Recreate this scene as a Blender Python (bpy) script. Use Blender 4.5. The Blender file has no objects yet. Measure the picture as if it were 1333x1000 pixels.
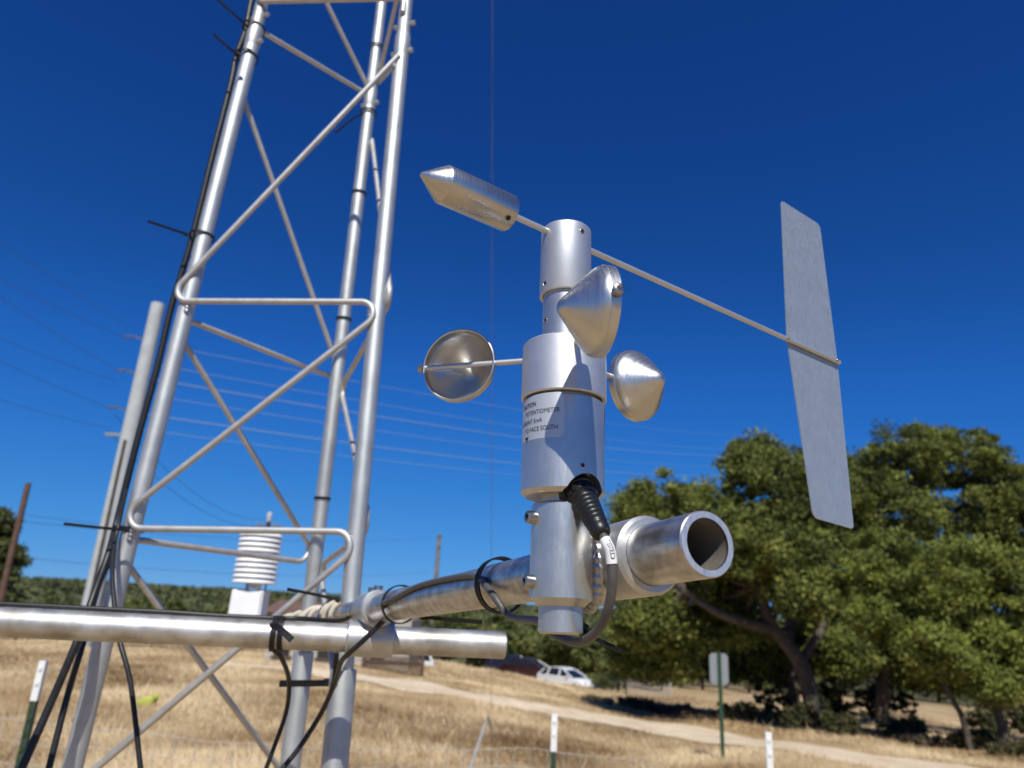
import bpy, math, random
import numpy as np
from mathutils import Vector, Matrix, Quaternion
R_ = math.radians
random.seed(7); rng = np.random.default_rng(7)
sc = bpy.context.scene
col = sc.collection

# ------------------------------------------------------------------ camera, world, sun, exposure
FPX, PITCH, ROLL, EYE = 924.0, R_(17.95), R_(-3.0), 1.7
f_ = np.array([0, math.cos(PITCH), math.sin(PITCH)]); u_ = np.array([0, -math.sin(PITCH), math.cos(PITCH)]); x_ = np.array([1., 0, 0])
cr, sr = math.cos(ROLL), math.sin(ROLL)
RC = np.array([cr*x_ - sr*u_, sr*x_ + cr*u_, f_])
CAM = np.array([0, 0, EYE])
cd = bpy.data.cameras.new('camera'); cam = bpy.data.objects.new('camera', cd); col.objects.link(cam)
cam.matrix_world = Matrix(((RC[0][0], RC[1][0], -RC[2][0], 0), (RC[0][1], RC[1][1], -RC[2][1], 0), (RC[0][2], RC[1][2], -RC[2][2], EYE), (0, 0, 0, 1)))
cd.sensor_fit = 'HORIZONTAL'; cd.sensor_width = 36.0; cd.lens = FPX/1333*36
cd.clip_start = 0.02; cd.clip_end = 8000
cd.dof.use_dof = True; cd.dof.focus_distance = 0.455; cd.dof.aperture_fstop = 10.0; cd.dof.aperture_blades = 0
sc.camera = cam

SUN_AZ, SUN_EL = R_(1.5), R_(49.5)      # behind the camera, a little to its right
sd = Vector((math.sin(SUN_AZ)*math.cos(SUN_EL), -math.cos(SUN_AZ)*math.cos(SUN_EL), math.sin(SUN_EL)))
sl = bpy.data.lights.new('sun', 'SUN'); sl.energy = 4.9; sl.angle = R_(0.53); sl.color = (1.0, 0.975, 0.89)
so = bpy.data.objects.new('sun', sl); col.objects.link(so); so.rotation_euler = sd.to_track_quat('Z', 'Y').to_euler(); so.location = (0, 0, 30)
W = bpy.data.worlds.new('World'); sc.world = W; W.use_nodes = True
wn = W.node_tree.nodes; wl = W.node_tree.links
bg = wn['Background']; sky = wn.new('ShaderNodeTexSky'); sky.sky_type = 'NISHITA'; sky.sun_disc = False
sky.sun_elevation = SUN_EL; sky.sun_rotation = math.pi - SUN_AZ; sky.altitude = 3000; sky.air_density = 1.0; sky.dust_density = 0.0; sky.ozone_density = 8.0
pre = wn.new('ShaderNodeVectorMath'); pre.operation = 'SCALE'; pre.inputs['Scale'].default_value = .1; wl.new(sky.outputs[0], pre.inputs[0])
cv = wn.new('ShaderNodeRGBCurve'); cmap = cv.mapping; cmap.use_clip = False; cmap.extend = 'EXTRAPOLATED'
for ch, pts in enumerate((((.036, .005), (.09, .017), (.193, .048), (.553, .144), (1, .26)), ((.076, .042), (.12, .073), (.19, .132), (.389, .246), (.789, .380), (1, .46)), ((.185, .212), (.282, .318), (.426, .505), (.745, .672), (1, .76)))):
    c_ = cmap.curves[ch]; c_.points[0].location = (0, 0); c_.points[1].location = pts[-1]
    for p_ in pts[:-1]: c_.points.new(*p_)
cmap.update(); wl.new(pre.outputs[0], cv.inputs['Color'])
post = wn.new('ShaderNodeVectorMath'); post.operation = 'SCALE'; post.inputs['Scale'].default_value = 10; wl.new(cv.outputs[0], post.inputs[0])
wl.new(post.outputs[0], bg.inputs['Color']); bg.inputs['Strength'].default_value = 0.10
sc.view_settings.view_transform = 'Standard'; sc.view_settings.look = 'None'; sc.view_settings.gamma = 1.0; sc.view_settings.exposure = 0.0

# ------------------------------------------------------------------ measuring helpers (survey of the place from its one photograph)
def proj(P):
    v = RC @ (np.array(P) - CAM); return (666.5 + FPX*v[0]/v[2], 500 - FPX*v[1]/v[2], v[2])
def ray(px, py): return RC.T @ np.array([(px-666.5)/FPX, (500-py)/FPX, 1.0])
def at(px, py, Y):
    d = ray(px, py); return Vector(CAM + d*Y/d[1])
def smooth(a, b, x):
    t = min(1, max(0, (x-a)/(b-a))); return t*t*(3-2*t)
def terrain(x, y):
    d = math.hypot(x, y); az = math.degrees(math.atan2(x, y))
    if abs(az) > 90: az = math.copysign(180-abs(az), az)
    A = .023 + .047*smooth(-12, 12, az)
    g = lambda q: q*q/(q+10)
    z = -A*g(min(d, 48))
    if d > 48: z = max(-6.0 if d < 1e5 else 0, z - (d-48)*.10*(1-.5*smooth(-5, 15, az)))
    z += 14.0*smooth(260, 900, d)
    k = smooth(6, 14, d)*(1-smooth(60, 90, d))
    z += k*(.10*math.sin(x*.55+1)*math.sin(y*.31+.4) + .05*math.sin(x*1.3-y*.8))
    return z
def ground_at(px, py):
    d = ray(px, py); d = d/np.linalg.norm(d); t = 1.5
    while t < 2500:
        P = CAM + d*t
        if P[2] < terrain(P[0], P[1]): break
        t *= 1.01
    lo, hi = t/1.01, t
    for _ in range(25):
        m = (lo+hi)/2; P = CAM + d*m
        if P[2] < terrain(P[0], P[1]): hi = m
        else: lo = m
    return Vector(CAM + d*hi)

# ------------------------------------------------------------------ mesh helpers
class MB:
    def __init__(s): s.v = []; s.f = []
    def add(s, vs, fs):
        o = len(s.v); s.v += [Vector(v) for v in vs]; s.f += [tuple(i+o for i in q) for q in fs]; return s
    def tube(s, path, rad, n=14, cap=True):
        path = [Vector(p) for p in path]; m = len(path)
        rads = rad if isinstance(rad, (list, tuple)) else [rad]*m
        T = []
        for i in range(m):
            t = path[min(i+1, m-1)] - path[max(i-1, 0)]; T.append(t.normalized())
        a = Vector((0, 0, 1)) if abs(T[0].z) < .9 else Vector((1, 0, 0))
        N = T[0].cross(a).normalized(); vs = []
        for i in range(m):
            if i: N = (N - T[i]*N.dot(T[i])).normalized()
            B = T[i].cross(N)
            for k in range(n):
                th = 2*math.pi*k/n; vs.append(path[i] + rads[i]*(math.cos(th)*N + math.sin(th)*B))
        fs = [(i*n+k, i*n+(k+1) % n, (i+1)*n+(k+1) % n, (i+1)*n+k) for i in range(m-1) for k in range(n)]
        if cap: fs += [tuple(range(n))[::-1], tuple(range((m-1)*n, m*n))]
        return s.add(vs, fs)
    def lathe(s, prof, M=None, n=48, closed=False):
        """profile of (radius, height); r=0 ends become a point; closed joins last ring to first"""
        M = M or Matrix(); vs = []; rings = []
        for (r, z) in prof:
            if r < 1e-7: rings.append([len(vs)]); vs.append(M @ Vector((0, 0, z)))
            else:
                rings.append(list(range(len(vs), len(vs)+n)))
                vs += [M @ Vector((r*math.cos(2*math.pi*k/n), r*math.sin(2*math.pi*k/n), z)) for k in range(n)]
        fs = []; pr = list(zip(rings, rings[1:])) + ([(rings[-1], rings[0])] if closed else [])
        for a, b in pr:
            for k in range(n):
                k2 = (k+1) % n
                if len(a) == 1 and len(b) == 1: continue
                if len(a) == 1: fs.append((a[0], b[k2], b[k]))
                elif len(b) == 1: fs.append((a[k], a[k2], b[0]))
                else: fs.append((a[k], a[k2], b[k2], b[k]))
        return s.add(vs, fs)
    def box(s, c, size, M=None, bev=0.0):
        M = M or Matrix(); x, y, z = [q/2 for q in size]; c = Vector(c)
        if bev <= 0:
            vs = [M @ (c+Vector((a*x, b*y, d*z))) for d in (-1, 1) for (a, b) in ((-1, -1), (1, -1), (1, 1), (-1, 1))]
            return s.add(vs, [(3, 2, 1, 0), (4, 5, 6, 7), (0, 1, 5, 4), (1, 2, 6, 5), (2, 3, 7, 6), (3, 0, 4, 7)])
        def ring(ix, iy, zz):
            b = min(bev, ix*.9, iy*.9)
            return [(ix, -iy+b, zz), (ix, iy-b, zz), (ix-b, iy, zz), (-ix+b, iy, zz), (-ix, iy-b, zz), (-ix, -iy+b, zz), (-ix+b, -iy, zz), (ix-b, -iy, zz)]
        R4 = [ring(x-bev*.7, y-bev*.7, -z), ring(x, y, -z+bev*.7), ring(x, y, z-bev*.7), ring(x-bev*.7, y-bev*.7, z)]
        vs = [M @ (c+Vector(p)) for r in R4 for p in r]
        fs = [(i*8+k, i*8+(k+1) % 8, (i+1)*8+(k+1) % 8, (i+1)*8+k) for i in range(3) for k in range(8)] + [tuple(range(8))[::-1], tuple(range(24, 32))]
        return s.add(vs, fs)
    def slab(s, pts, thick, nrm):
        """polygon of world points given a thickness along nrm"""
        n = Vector(nrm).normalized()*thick/2; k = len(pts)
        vs = [Vector(p)+n for p in pts] + [Vector(p)-n for p in pts]
        return s.add(vs, [tuple(range(k)), tuple(range(2*k-1, k-1, -1))] + [(i, i+k, (i+1) % k+k, (i+1) % k) for i in range(k)])
    def ribbon(s, path, width, thick, side):
        """flat strap along path; side = direction of the width"""
        path = [Vector(p) for p in path]; vs = []
        for i, p in enumerate(path):
            t = (path[min(i+1, len(path)-1)]-path[max(i-1, 0)]).normalized()
            w = (Vector(side)-t*Vector(side).dot(t)).normalized(); n = t.cross(w)
            vs += [p+w*width/2+n*thick/2, p-w*width/2+n*thick/2, p-w*width/2-n*thick/2, p+w*width/2-n*thick/2]
        m = len(path)
        fs = [(i*4+k, i*4+(k+1) % 4, (i+1)*4+(k+1) % 4, (i+1)*4+k) for i in range(m-1) for k in range(4)] + [(3, 2, 1, 0), tuple(range(4*m-4, 4*m))]
        return s.add(vs, fs)
WM = {}
def wmat(o): return WM.get(o.name, Matrix())
def obj(name, mb, mat, parent=None, M=None, sharp=38, smooth_=True):
    """link one mesh object. geometry in world coords (M None) or in frame M (world matrix of the object)"""
    M = M.copy() if M is not None else Matrix()
    me = bpy.data.meshes.new(name)
    if parent is not None and M == Matrix():
        inv = wmat(parent).inverted(); vs = [inv @ v for v in mb.v]; local = Matrix(); world = wmat(parent)
    elif parent is not None:
        vs = mb.v; local = wmat(parent).inverted() @ M; world = M
    else:
        vs = mb.v; local = M; world = M
        if M == Matrix() and vs:       # put the origin at the foot of the mesh
            zs = min(v.z for v in vs); c = Vector((sum(v.x for v in vs)/len(vs), sum(v.y for v in vs)/len(vs), zs))
            vs = [v-c for v in vs]; local = Matrix.Translation(c); world = local
    me.from_pydata([tuple(v) for v in vs], [], mb.f); me.update()
    if smooth_:
        me.polygons.foreach_set('use_smooth', [True]*len(me.polygons)); me.set_sharp_from_angle(angle=R_(sharp))
    o = bpy.data.objects.new(name, me); col.objects.link(o)
    if mat: me.materials.append(mat)
    o.parent = parent; o.matrix_basis = local; WM[o.name] = world
    return o
def tag(o, label=None, cat=None, group=None, kind=None):
    if label: o['label'] = label
    if cat: o['category'] = cat
    if group: o['group'] = group
    if kind: o['kind'] = kind
    return o
def thing(name, label, cat, loc=(0, 0, 0), M=None, group=None):
    o = bpy.data.objects.new(name, None); col.objects.link(o); o.empty_display_size = .05
    m = M.copy() if M is not None else Matrix.Translation(Vector(loc)); o.matrix_basis = m; WM[o.name] = m
    return tag(o, label, cat, group)
def dup(root, loc, rotz=0, scale=1.0, label=None, group=None):
    r = root.copy(); col.objects.link(r); r.matrix_basis = Matrix.Translation(Vector(loc)) @ Matrix.Rotation(rotz, 4, 'Z') @ Matrix.Scale(scale, 4)
    if label: r['label'] = label
    if group: r['group'] = group
    for ch in list(root.children):
        c = ch.copy(); col.objects.link(c); c.parent = r
        for g in list(ch.children):
            d = g.copy(); col.objects.link(d); d.parent = c
    return r
def frame(o, z, xhint=(1, 0, 0)):
    z = Vector(z).normalized(); x = Vector(xhint); x = x-z*x.dot(z)
    if x.length < 1e-4: x = Vector((0, 1, 0)) - z*z.y
    x.normalize(); y = z.cross(x); o = Vector(o)
    return Matrix(((x.x, y.x, z.x, o.x), (x.y, y.y, z.y, o.y), (x.z, y.z, z.z, o.z), (0, 0, 0, 1)))
def spline(pts, n=8):
    pts = [Vector(p) for p in pts]; out = []
    P = [pts[0]*2-pts[1]] + pts + [pts[-1]*2-pts[-2]]
    for i in range(1, len(P)-2):
        for k in range(n):
            t = k/n; a, b, c, d = P[i-1:i+3]
            out.append(.5*((2*b) + (c-a)*t + (2*a-5*b+4*c-d)*t*t + (3*b-a-3*c+d)*t**3))
    return out + [pts[-1]]
def fillet(pts, r, n=8):
    pts = [Vector(p) for p in pts]; out = [pts[0]]
    for i in range(1, len(pts)-1):
        a = (pts[i-1]-pts[i]); b = (pts[i+1]-pts[i]); la, lb = a.length, b.length; a.normalize(); b.normalize()
        ang = a.angle(b); tl = min(r/math.tan(ang/2), la*.45, lb*.45); rr = tl*math.tan(ang/2)
        bis = (a+b).normalized(); c = pts[i]+bis*(rr/math.sin(ang/2)); p0 = pts[i]+a*tl-c; p1 = pts[i]+b*tl-c
        tot = p0.angle(p1); axis = p0.cross(p1)
        for k in range(n+1): out.append(c + Quaternion(axis, tot*k/n) @ p0)
    return out + [pts[-1]]

# ------------------------------------------------------------------ materials
def newmat(name):
    m = bpy.data.materials.new(name); m.use_nodes = True; nt = m.node_tree; return m, nt, nt.nodes['Principled BSDF']
def N(nt, t, **kw):
    n = nt.nodes.new(t)
    for k, v in kw.items(): setattr(n, k, v)
    return n
def ramp(nt, stops):
    r = N(nt, 'ShaderNodeValToRGB'); e = r.color_ramp.elements
    while len(e) < len(stops): e.new(.5)
    for q, (p, c) in zip(e, stops): q.position = p; q.color = (*c, 1) if len(c) == 3 else c
    return r
def coords(nt, scale=(1, 1, 1), kind='Object'):
    tc = N(nt, 'ShaderNodeTexCoord'); mp = N(nt, 'ShaderNodeMapping'); mp.inputs['Scale'].default_value = scale
    nt.links.new(tc.outputs[kind], mp.inputs[0]); return mp.outputs[0]
def noise(nt, vec, scale, detail=4, rough=.55):
    n = N(nt, 'ShaderNodeTexNoise'); n.inputs['Scale'].default_value = scale; n.inputs['Detail'].default_value = detail; n.inputs['Roughness'].default_value = rough
    if vec is not None: nt.links.new(vec, n.inputs['Vector'])
    return n
def metal(name, base, rough, var=.08, streak=(1, 1, 1), sscale=60, bump=.02, blotch=.12, bscale=25, dark=None, metallic=1.0):
    """bare aluminium: tone blotches, streaked roughness and fine tool marks"""
    m, nt, b = newmat(name); L = nt.links.new
    b.inputs['Metallic'].default_value = metallic
    n1 = noise(nt, coords(nt), bscale, 5, .6)
    d = dark or [c*(1-blotch*2) for c in base]
    r1 = ramp(nt, [(.30, d), (.62, base)]); L(n1.outputs['Fac'], r1.inputs[0]); L(r1.outputs[0], b.inputs['Base Color'])
    n2 = noise(nt, coords(nt, streak), sscale, 6, .65)
    mr = N(nt, 'ShaderNodeMapRange'); mr.inputs[1].default_value = .3; mr.inputs[2].default_value = .7; mr.inputs[3].default_value = rough-var; mr.inputs[4].default_value = rough+var
    L(n2.outputs['Fac'], mr.inputs[0]); L(mr.outputs[0], b.inputs['Roughness'])
    bp = N(nt, 'ShaderNodeBump'); bp.inputs['Strength'].default_value = bump; bp.inputs['Distance'].default_value = .001
    L(n2.outputs['Fac'], bp.inputs['Height']); L(bp.outputs[0], b.inputs['Normal'])
    return m
def plain(name, c, rough=.5, var=.15, scale=40, bump=.1, spec=.5, dist=.001):
    m, nt, b = newmat(name); L = nt.links.new
    n1 = noise(nt, coords(nt), scale, 5, .6)
    r1 = ramp(nt, [(.3, [q*(1-var) for q in c]), (.7, [min(1, q*(1+var)) for q in c])]); L(n1.outputs['Fac'], r1.inputs[0]); L(r1.outputs[0], b.inputs['Base Color'])
    b.inputs['Roughness'].default_value = rough; b.inputs['Specular IOR Level'].default_value = spec
    bp = N(nt, 'ShaderNodeBump'); bp.inputs['Strength'].default_value = bump; bp.inputs['Distance'].default_value = dist
    L(n1.outputs['Fac'], bp.inputs['Height']); L(bp.outputs[0], b.inputs['Normal']); return m
M = {}
M['blasted'] = metal('bead_blasted_aluminium', (.68, .69, .695), .50, .04, (1, 1, 1), 1400, .06, .09, 30, metallic=.84)
M['anod'] = metal('anodised_body', (.61, .605, .58), .36, .05, (1, 1, .05), 900, .03, .09, 40, metallic=.84)
M['turned'] = metal('turned_aluminium', (.58, .56, .535), .31, .07, (.02, .02, 1), 1500, .03, .05, 20, metallic=.95)
M['spun'] = metal('spun_aluminium_cup', (.62, .615, .60), .34, .06, (.15, .15, 1), 900, .02, .05, 60, metallic=.95)
M['rod'] = metal('drawn_rod', (.66, .655, .645), .45, .03, (1, 1, .05), 100, .0, .05, 40, metallic=.8)
M['vane'] = metal('vane_sheet', (.46, .51, .535), .52, .09, (1, 1, .3), 520, .06, .04, 60, metallic=.70)
M['tower'] = metal('tower_aluminium', (.57, .585, .575), .56, .08, (1, 1, .08), 160, .06, .10, 22, metallic=.85)
M['brace'] = metal('brace_aluminium', (.56, .55, .535), .54, .07, (1, 1, 1), 120, .05, .10, 40, metallic=.7)
M['pipe'] = metal('crossarm_pipe_aluminium', (.60, .60, .585), .50, .12, (.25, .25, .25), 140, .10, .12, 28, dark=(.34, .31, .27), metallic=.85)
M['boom'] = metal('worn_boom_aluminium', (.64, .635, .62), .35, .10, (1, 1, .12), 260, .05, .2, 75, dark=(.36, .33, .30), metallic=.95)
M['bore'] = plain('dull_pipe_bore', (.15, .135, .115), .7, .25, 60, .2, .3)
M['cut'] = metal('sawn_end', (.66, .68, .70), .48, .12, (1, .12, 1), 900, .20, .08, 160, metallic=.8)
M['fitting'] = metal('cast_fitting', (.59, .59, .585), .46, .06, (1, 1, 1), 700, .06, .09, 40, metallic=.84)
M['sleeve'] = metal('machined_sleeve', (.63, .63, .605), .36, .05, (1, 1, .2), 700, .03, .09, 50, metallic=.84)
M['weld'] = metal('weld_bead', (.50, .50, .50), .42, .1, (1, 1, 1), 500, .15, .1, 90, metallic=.9)
M['steel'] = metal('stainless_steel', (.46, .43, .40), .32, .06, (1, 1, 1), 300, .05, .1, 200)
M['blackplastic'] = plain('black_moulded_plastic', (.012, .012, .013), .38, .2, 200, .08, .45)
M['holeshade'] = plain('painted_hole_shade', (.02, .018, .016), .5, .3, 600, .1, .3)  # near-black colour stands in for the shade inside small holes
M['rubber'] = plain('black_cable_jacket', (.016, .016, .017), .42, .3, 120, .1, .4)
M['greycable'] = plain('grey_cable_jacket', (.085, .082, .08), .45, .2, 160, .1, .4)
M['whitecable'] = plain('off_white_cable_jacket', (.62, .55, .46), .5, .15, 60, .1, .4)
M['tie'] = plain('black_nylon_tie', (.010, .010, .011), .5, .2, 90, .05, .3)
M['white'] = plain('white_weathered_plastic', (.78, .79, .80), .40, .04, 30, .05, .4)
M['label'] = metal('silver_sticker', (.62, .64, .65), .46, .03, (1, 1, 1), 300, .01, .03, 40, metallic=.55)
M['ink'] = plain('black_ink', (.02, .02, .022), .5, .1, 40, .0, .3)
M['whitepaint'] = plain('chipped_white_paint', (.74, .74, .72), .5, .08, 60, .1, .4)
M['greenpaint'] = plain('green_post_paint', (.030, .055, .032), .5, .3, 40, .2, .4)
M['signback'] = plain('grey_sign_back', (.24, .255, .265), .45, .06, 8, .05, .4)
M['signgreen'] = plain('bright_green_post', (.025, .075, .036), .5, .2, 20, .1, .4)
M['concrete'] = plain('galvanised_pole_grey', (.42, .44, .44), .7, .12, 2.2, .2, .3, .01)
M['rustwood'] = plain('weathered_brown_pole', (.12, .072, .052), .8, .3, 3, .4, .2, .02)
M['greywood'] = plain('grey_weathered_timber', (.20, .18, .16), .85, .3, 3, .4, .2, .02)
M['wireglint'] = plain('glint_conductor', (.34, .42, .55), .45, .1, 3, 0, .5)  # specular shine of the wires put into a pale base colour
M['wiredark'] = plain('dark_conductor', (.05, .06, .075), .6, .1, 3, 0, .3)
M['galv'] = plain('galvanised_wire', (.40, .39, .38), .5, .15, 30, .05, .5)
M['fenceslat'] = plain('brown_fence_slats', (.10, .065, .045), .85, .3, 6, .3, .2, .01)
M['roofbrown'] = plain('rusty_roof', (.16, .095, .072), .75, .25, 2, .2, .3, .01)
M['carwhite'] = plain('white_car_paint', (.74, .75, .76), .25, .03, 4, 0, .6)
M['carmaroon'] = plain('maroon_car_paint', (.03, .006, .010), .25, .1, 4, 0, .6)
M['carnavy'] = plain('navy_car_paint', (.015, .02, .045), .25, .1, 4, 0, .6)
M['glass'] = plain('dark_car_glass', (.015, .018, .022), .06, .1, 4, 0, .6)
M['tyre'] = plain('tyre_rubber', (.02, .02, .02), .8, .2, 30, .2, .3)
M['lamp'] = plain('car_lamp_glass', (.55, .56, .58), .15, .1, 10, 0, .6)
M['redlamp'] = plain('car_tail_lamp', (.35, .012, .015), .2, .1, 10, 0, .6)
M['bark'] = plain('oak_bark', (.085, .070, .056), .9, .45, 5, .9, .2, .04)
M['cactus'] = plain('prickly_pear_pad', (.42, .44, .09), .6, .2, 14, .2, .3)

def stone_mat():
    m, nt, b = newmat('rubble_stone'); L = nt.links.new
    v = N(nt, 'ShaderNodeTexVoronoi'); v.inputs['Scale'].default_value = 3.2; L(coords(nt, (1, 1, 1.6)), v.inputs['Vector'])
    r = ramp(nt, [(.0, (.30, .26, .21)), (.5, (.42, .38, .32)), (1, (.22, .19, .16))]); L(v.outputs['Color'], r.inputs[0])
    L(r.outputs[0], b.inputs['Base Color']); b.inputs['Roughness'].default_value = .9
    bp = N(nt, 'ShaderNodeBump'); bp.inputs['Strength'].default_value = .8; bp.inputs['Distance'].default_value = .05; bp.invert = True
    L(v.outputs['Distance'], bp.inputs['Height']); L(bp.outputs[0], b.inputs['Normal']); return m
M['stone'] = stone_mat()
def attr_mat(name, a, b_, rough=.7, transl=.25, spec=.25):
    """leaf / blade material: colour runs between a and b by the plant's own random attribute"""
    m, nt, b = newmat(name); L = nt.links.new
    at_ = N(nt, 'ShaderNodeAttribute', attribute_name='tone'); r = ramp(nt, [(0, a), (1, b_)]); L(at_.outputs['Fac'], r.inputs[0])
    L(r.outputs[0], b.inputs['Base Color']); b.inputs['Roughness'].default_value = rough; b.inputs['Specular IOR Level'].default_value = spec
    if transl > 0:
        t = N(nt, 'ShaderNodeBsdfTranslucent'); L(r.outputs[0], t.inputs['Color']); mx = N(nt, 'ShaderNodeMixShader'); mx.inputs[0].default_value = transl
        L(b.outputs[0], mx.inputs[1]); L(t.outputs[0], mx.inputs[2]); L(mx.outputs[0], nt.nodes['Material Output'].inputs['Surface'])
    return m
M['oak'] = attr_mat('oak_leaves', (.062, .078, .020), (.25, .275, .060))
M['oakbright'] = attr_mat('bright_oak_leaves', (.10, .122, .026), (.28, .31, .062))
M['cedar'] = attr_mat('cedar_foliage', (.050, .066, .020), (.135, .15, .042), transl=.1)
M['midtree'] = attr_mat('thicket_leaves', (.070, .088, .026), (.19, .205, .06), transl=.15)
M['farwood'] = attr_mat('far_wood_foliage', (.06, .072, .030), (.14, .15, .06), transl=.0)
M['deadbrush'] = attr_mat('dead_brush', (.05, .038, .027), (.16, .12, .075), transl=.0)
M['shrub'] = attr_mat('undergrowth', (.035, .040, .016), (.11, .105, .04), transl=.1)
M['drygrass'] = attr_mat('dry_grass', (.36, .24, .12), (.80, .64, .40), rough=.6, transl=.25)
def ground_mat():
    m, nt, b = newmat('dry_grass_ground'); L = nt.links.new; c = coords(nt)
    n1 = noise(nt, c, .35, 6, .6); n2 = noise(nt, c, 6, 6, .7)
    r1 = ramp(nt, [(.30, (.32, .215, .115)), (.48, (.51, .37, .20)), (.72, (.64, .49, .30))]); L(n1.outputs['Fac'], r1.inputs[0])
    r2 = ramp(nt, [(.35, (.55, .5, .45)), (.6, (1, 1, 1))]); L(n2.outputs['Fac'], r2.inputs[0])
    mx = N(nt, 'ShaderNodeMix', data_type='RGBA', blend_type='MULTIPLY'); mx.inputs[0].default_value = 1; L(r1.outputs[0], mx.inputs[6]); L(r2.outputs[0], mx.inputs[7])
    # woodland floor past the meadow
    sx = N(nt, 'ShaderNodeVectorMath', operation='LENGTH'); L(c, sx.inputs[0])
    mr = N(nt, 'ShaderNodeMapRange'); mr.inputs[1].default_value = 78; mr.inputs[2].default_value = 110; L(sx.outputs['Value'], mr.inputs[0])
    m2 = N(nt, 'ShaderNodeMix', data_type='RGBA'); L(mr.outputs[0], m2.inputs[0]); L(mx.outputs[2], m2.inputs[6]); m2.inputs[7].default_value = (.09, .085, .045, 1)
    L(m2.outputs[2], b.inputs['Base Color']); b.inputs['Roughness'].default_value = .95; b.inputs['Specular IOR Level'].default_value = .1
    bp = N(nt, 'ShaderNodeBump'); bp.inputs['Strength'].default_value = .6; bp.inputs['Distance'].default_value = .08; L(n2.outputs['Fac'], bp.inputs['Height']); L(bp.outputs[0], b.inputs['Normal']); return m
def road_mat():
    m, nt, b = newmat('pale_dirt_road'); L = nt.links.new; c = coords(nt)
    n1 = noise(nt, c, 1.2, 6, .65); n2 = noise(nt, c, 14, 5, .7)
    r1 = ramp(nt, [(.35, (.66, .51, .34)), (.65, (.84, .70, .52))]); L(n1.outputs['Fac'], r1.inputs[0])
    r2 = ramp(nt, [(.3, (.75, .72, .68)), (.6, (1, 1, 1))]); L(n2.outputs['Fac'], r2.inputs[0])
    mx = N(nt, 'ShaderNodeMix', data_type='RGBA', blend_type='MULTIPLY'); mx.inputs[0].default_value = 1; L(r1.outputs[0], mx.inputs[6]); L(r2.outputs[0], mx.inputs[7])
    L(mx.outputs[2], b.inputs['Base Color']); b.inputs['Roughness'].default_value = .95; b.inputs['Specular IOR Level'].default_value = .1
    bp = N(nt, 'ShaderNodeBump'); bp.inputs['Strength'].default_value = .5; bp.inputs['Distance'].default_value = .05; L(n2.outputs['Fac'], bp.inputs['Height']); L(bp.outputs[0], b.inputs['Normal']); return m

# ------------------------------------------------------------------ ground, road, grass
def build_ground():
    azs = list(np.arange(-50, 50, .5)) + list(np.arange(50, 310, 5)); ds = [0.0]; d = .8
    while d < 4000: ds.append(d); d *= 1.035
    mb = MB(); n = len(azs); mb.v.append(Vector((0, 0, 0)))
    for d in ds[1:]:
        for a in azs:
            x, y = d*math.sin(R_(a)), d*math.cos(R_(a)); mb.v.append(Vector((x, y, terrain(x, y))))
    for k in range(n): mb.f.append((0, 1+(k+1) % n, 1+k))
    for i in range(len(ds)-2):
        for k in range(n): mb.f.append((1+i*n+k, 1+i*n+(k+1) % n, 1+(i+1)*n+(k+1) % n, 1+(i+1)*n+k))
    mb.f = [tuple(reversed(q)) for q in mb.f]; mb.f = [tuple(reversed(q)) for q in mb.f]
    me = bpy.data.meshes.new('ground'); me.from_pydata([tuple(v) for v in mb.v], [], mb.f); me.update()
    me.polygons.foreach_set('use_smooth', [True]*len(me.polygons))
    o = bpy.data.objects.new('ground', me); col.objects.link(o); me.materials.append(ground_mat()); o['kind'] = 'structure'
build_ground()
road_edges = [((290, 860), (290, 868)), ((400, 869), (400, 878)), ((458, 876), (458, 886)), ((586, 896), (586, 907)), ((640, 906), (640, 918)), ((698, 916), (698, 928)), ((770, 928), (770, 941)), ((832, 938), (832, 952)), ((952, 956), (952, 971)), ((1080, 974), (1080, 991)), ((1212, 992), (1212, 1011)), ((1333, 1010), (1333, 1033)), ((1500, 1036), (1500, 1064))]
ROAD = []
for a, b in road_edges: ROAD.append((ground_at(*a), ground_at(*b)))
def build_road():
    top = spline([r[0] for r in ROAD], 12); bot = spline([r[1] for r in ROAD], 12); mb = MB(); m = 6
    for i, (a, b) in enumerate(zip(top, bot)):
        w = .25*math.sin(i*.9)+.15*math.sin(i*2.3)
        dirn = (b-a).normalized(); a2 = a+dirn*w*.5; b2 = b+dirn*w*.4
        for k in range(m+1):
            p = a2.lerp(b2, k/m); mb.v.append(Vector((p.x, p.y, terrain(p.x, p.y)+.05-.03*(abs(k-m/2)/(m/2))**4)))
    for i in range(len(top)-1):
        for k in range(m): q = i*(m+1)+k; mb.f.append((q, q+1, q+m+2, q+m+1))
    me = bpy.data.meshes.new('dirt_road'); me.from_pydata([tuple(v) for v in mb.v], [], mb.f); me.update()
    me.polygons.foreach_set('use_smooth', [True]*len(me.polygons))
    o = bpy.data.objects.new('dirt_road', me); col.objects.link(o); me.materials.append(road_mat()); o['kind'] = 'structure'
    return top, bot
RT, RB = build_road()
RC_ = np.array([[(a.x+b.x)/2, (a.y+b.y)/2, (a-b).length/2] for a, b in zip(RT, RB)])

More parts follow.
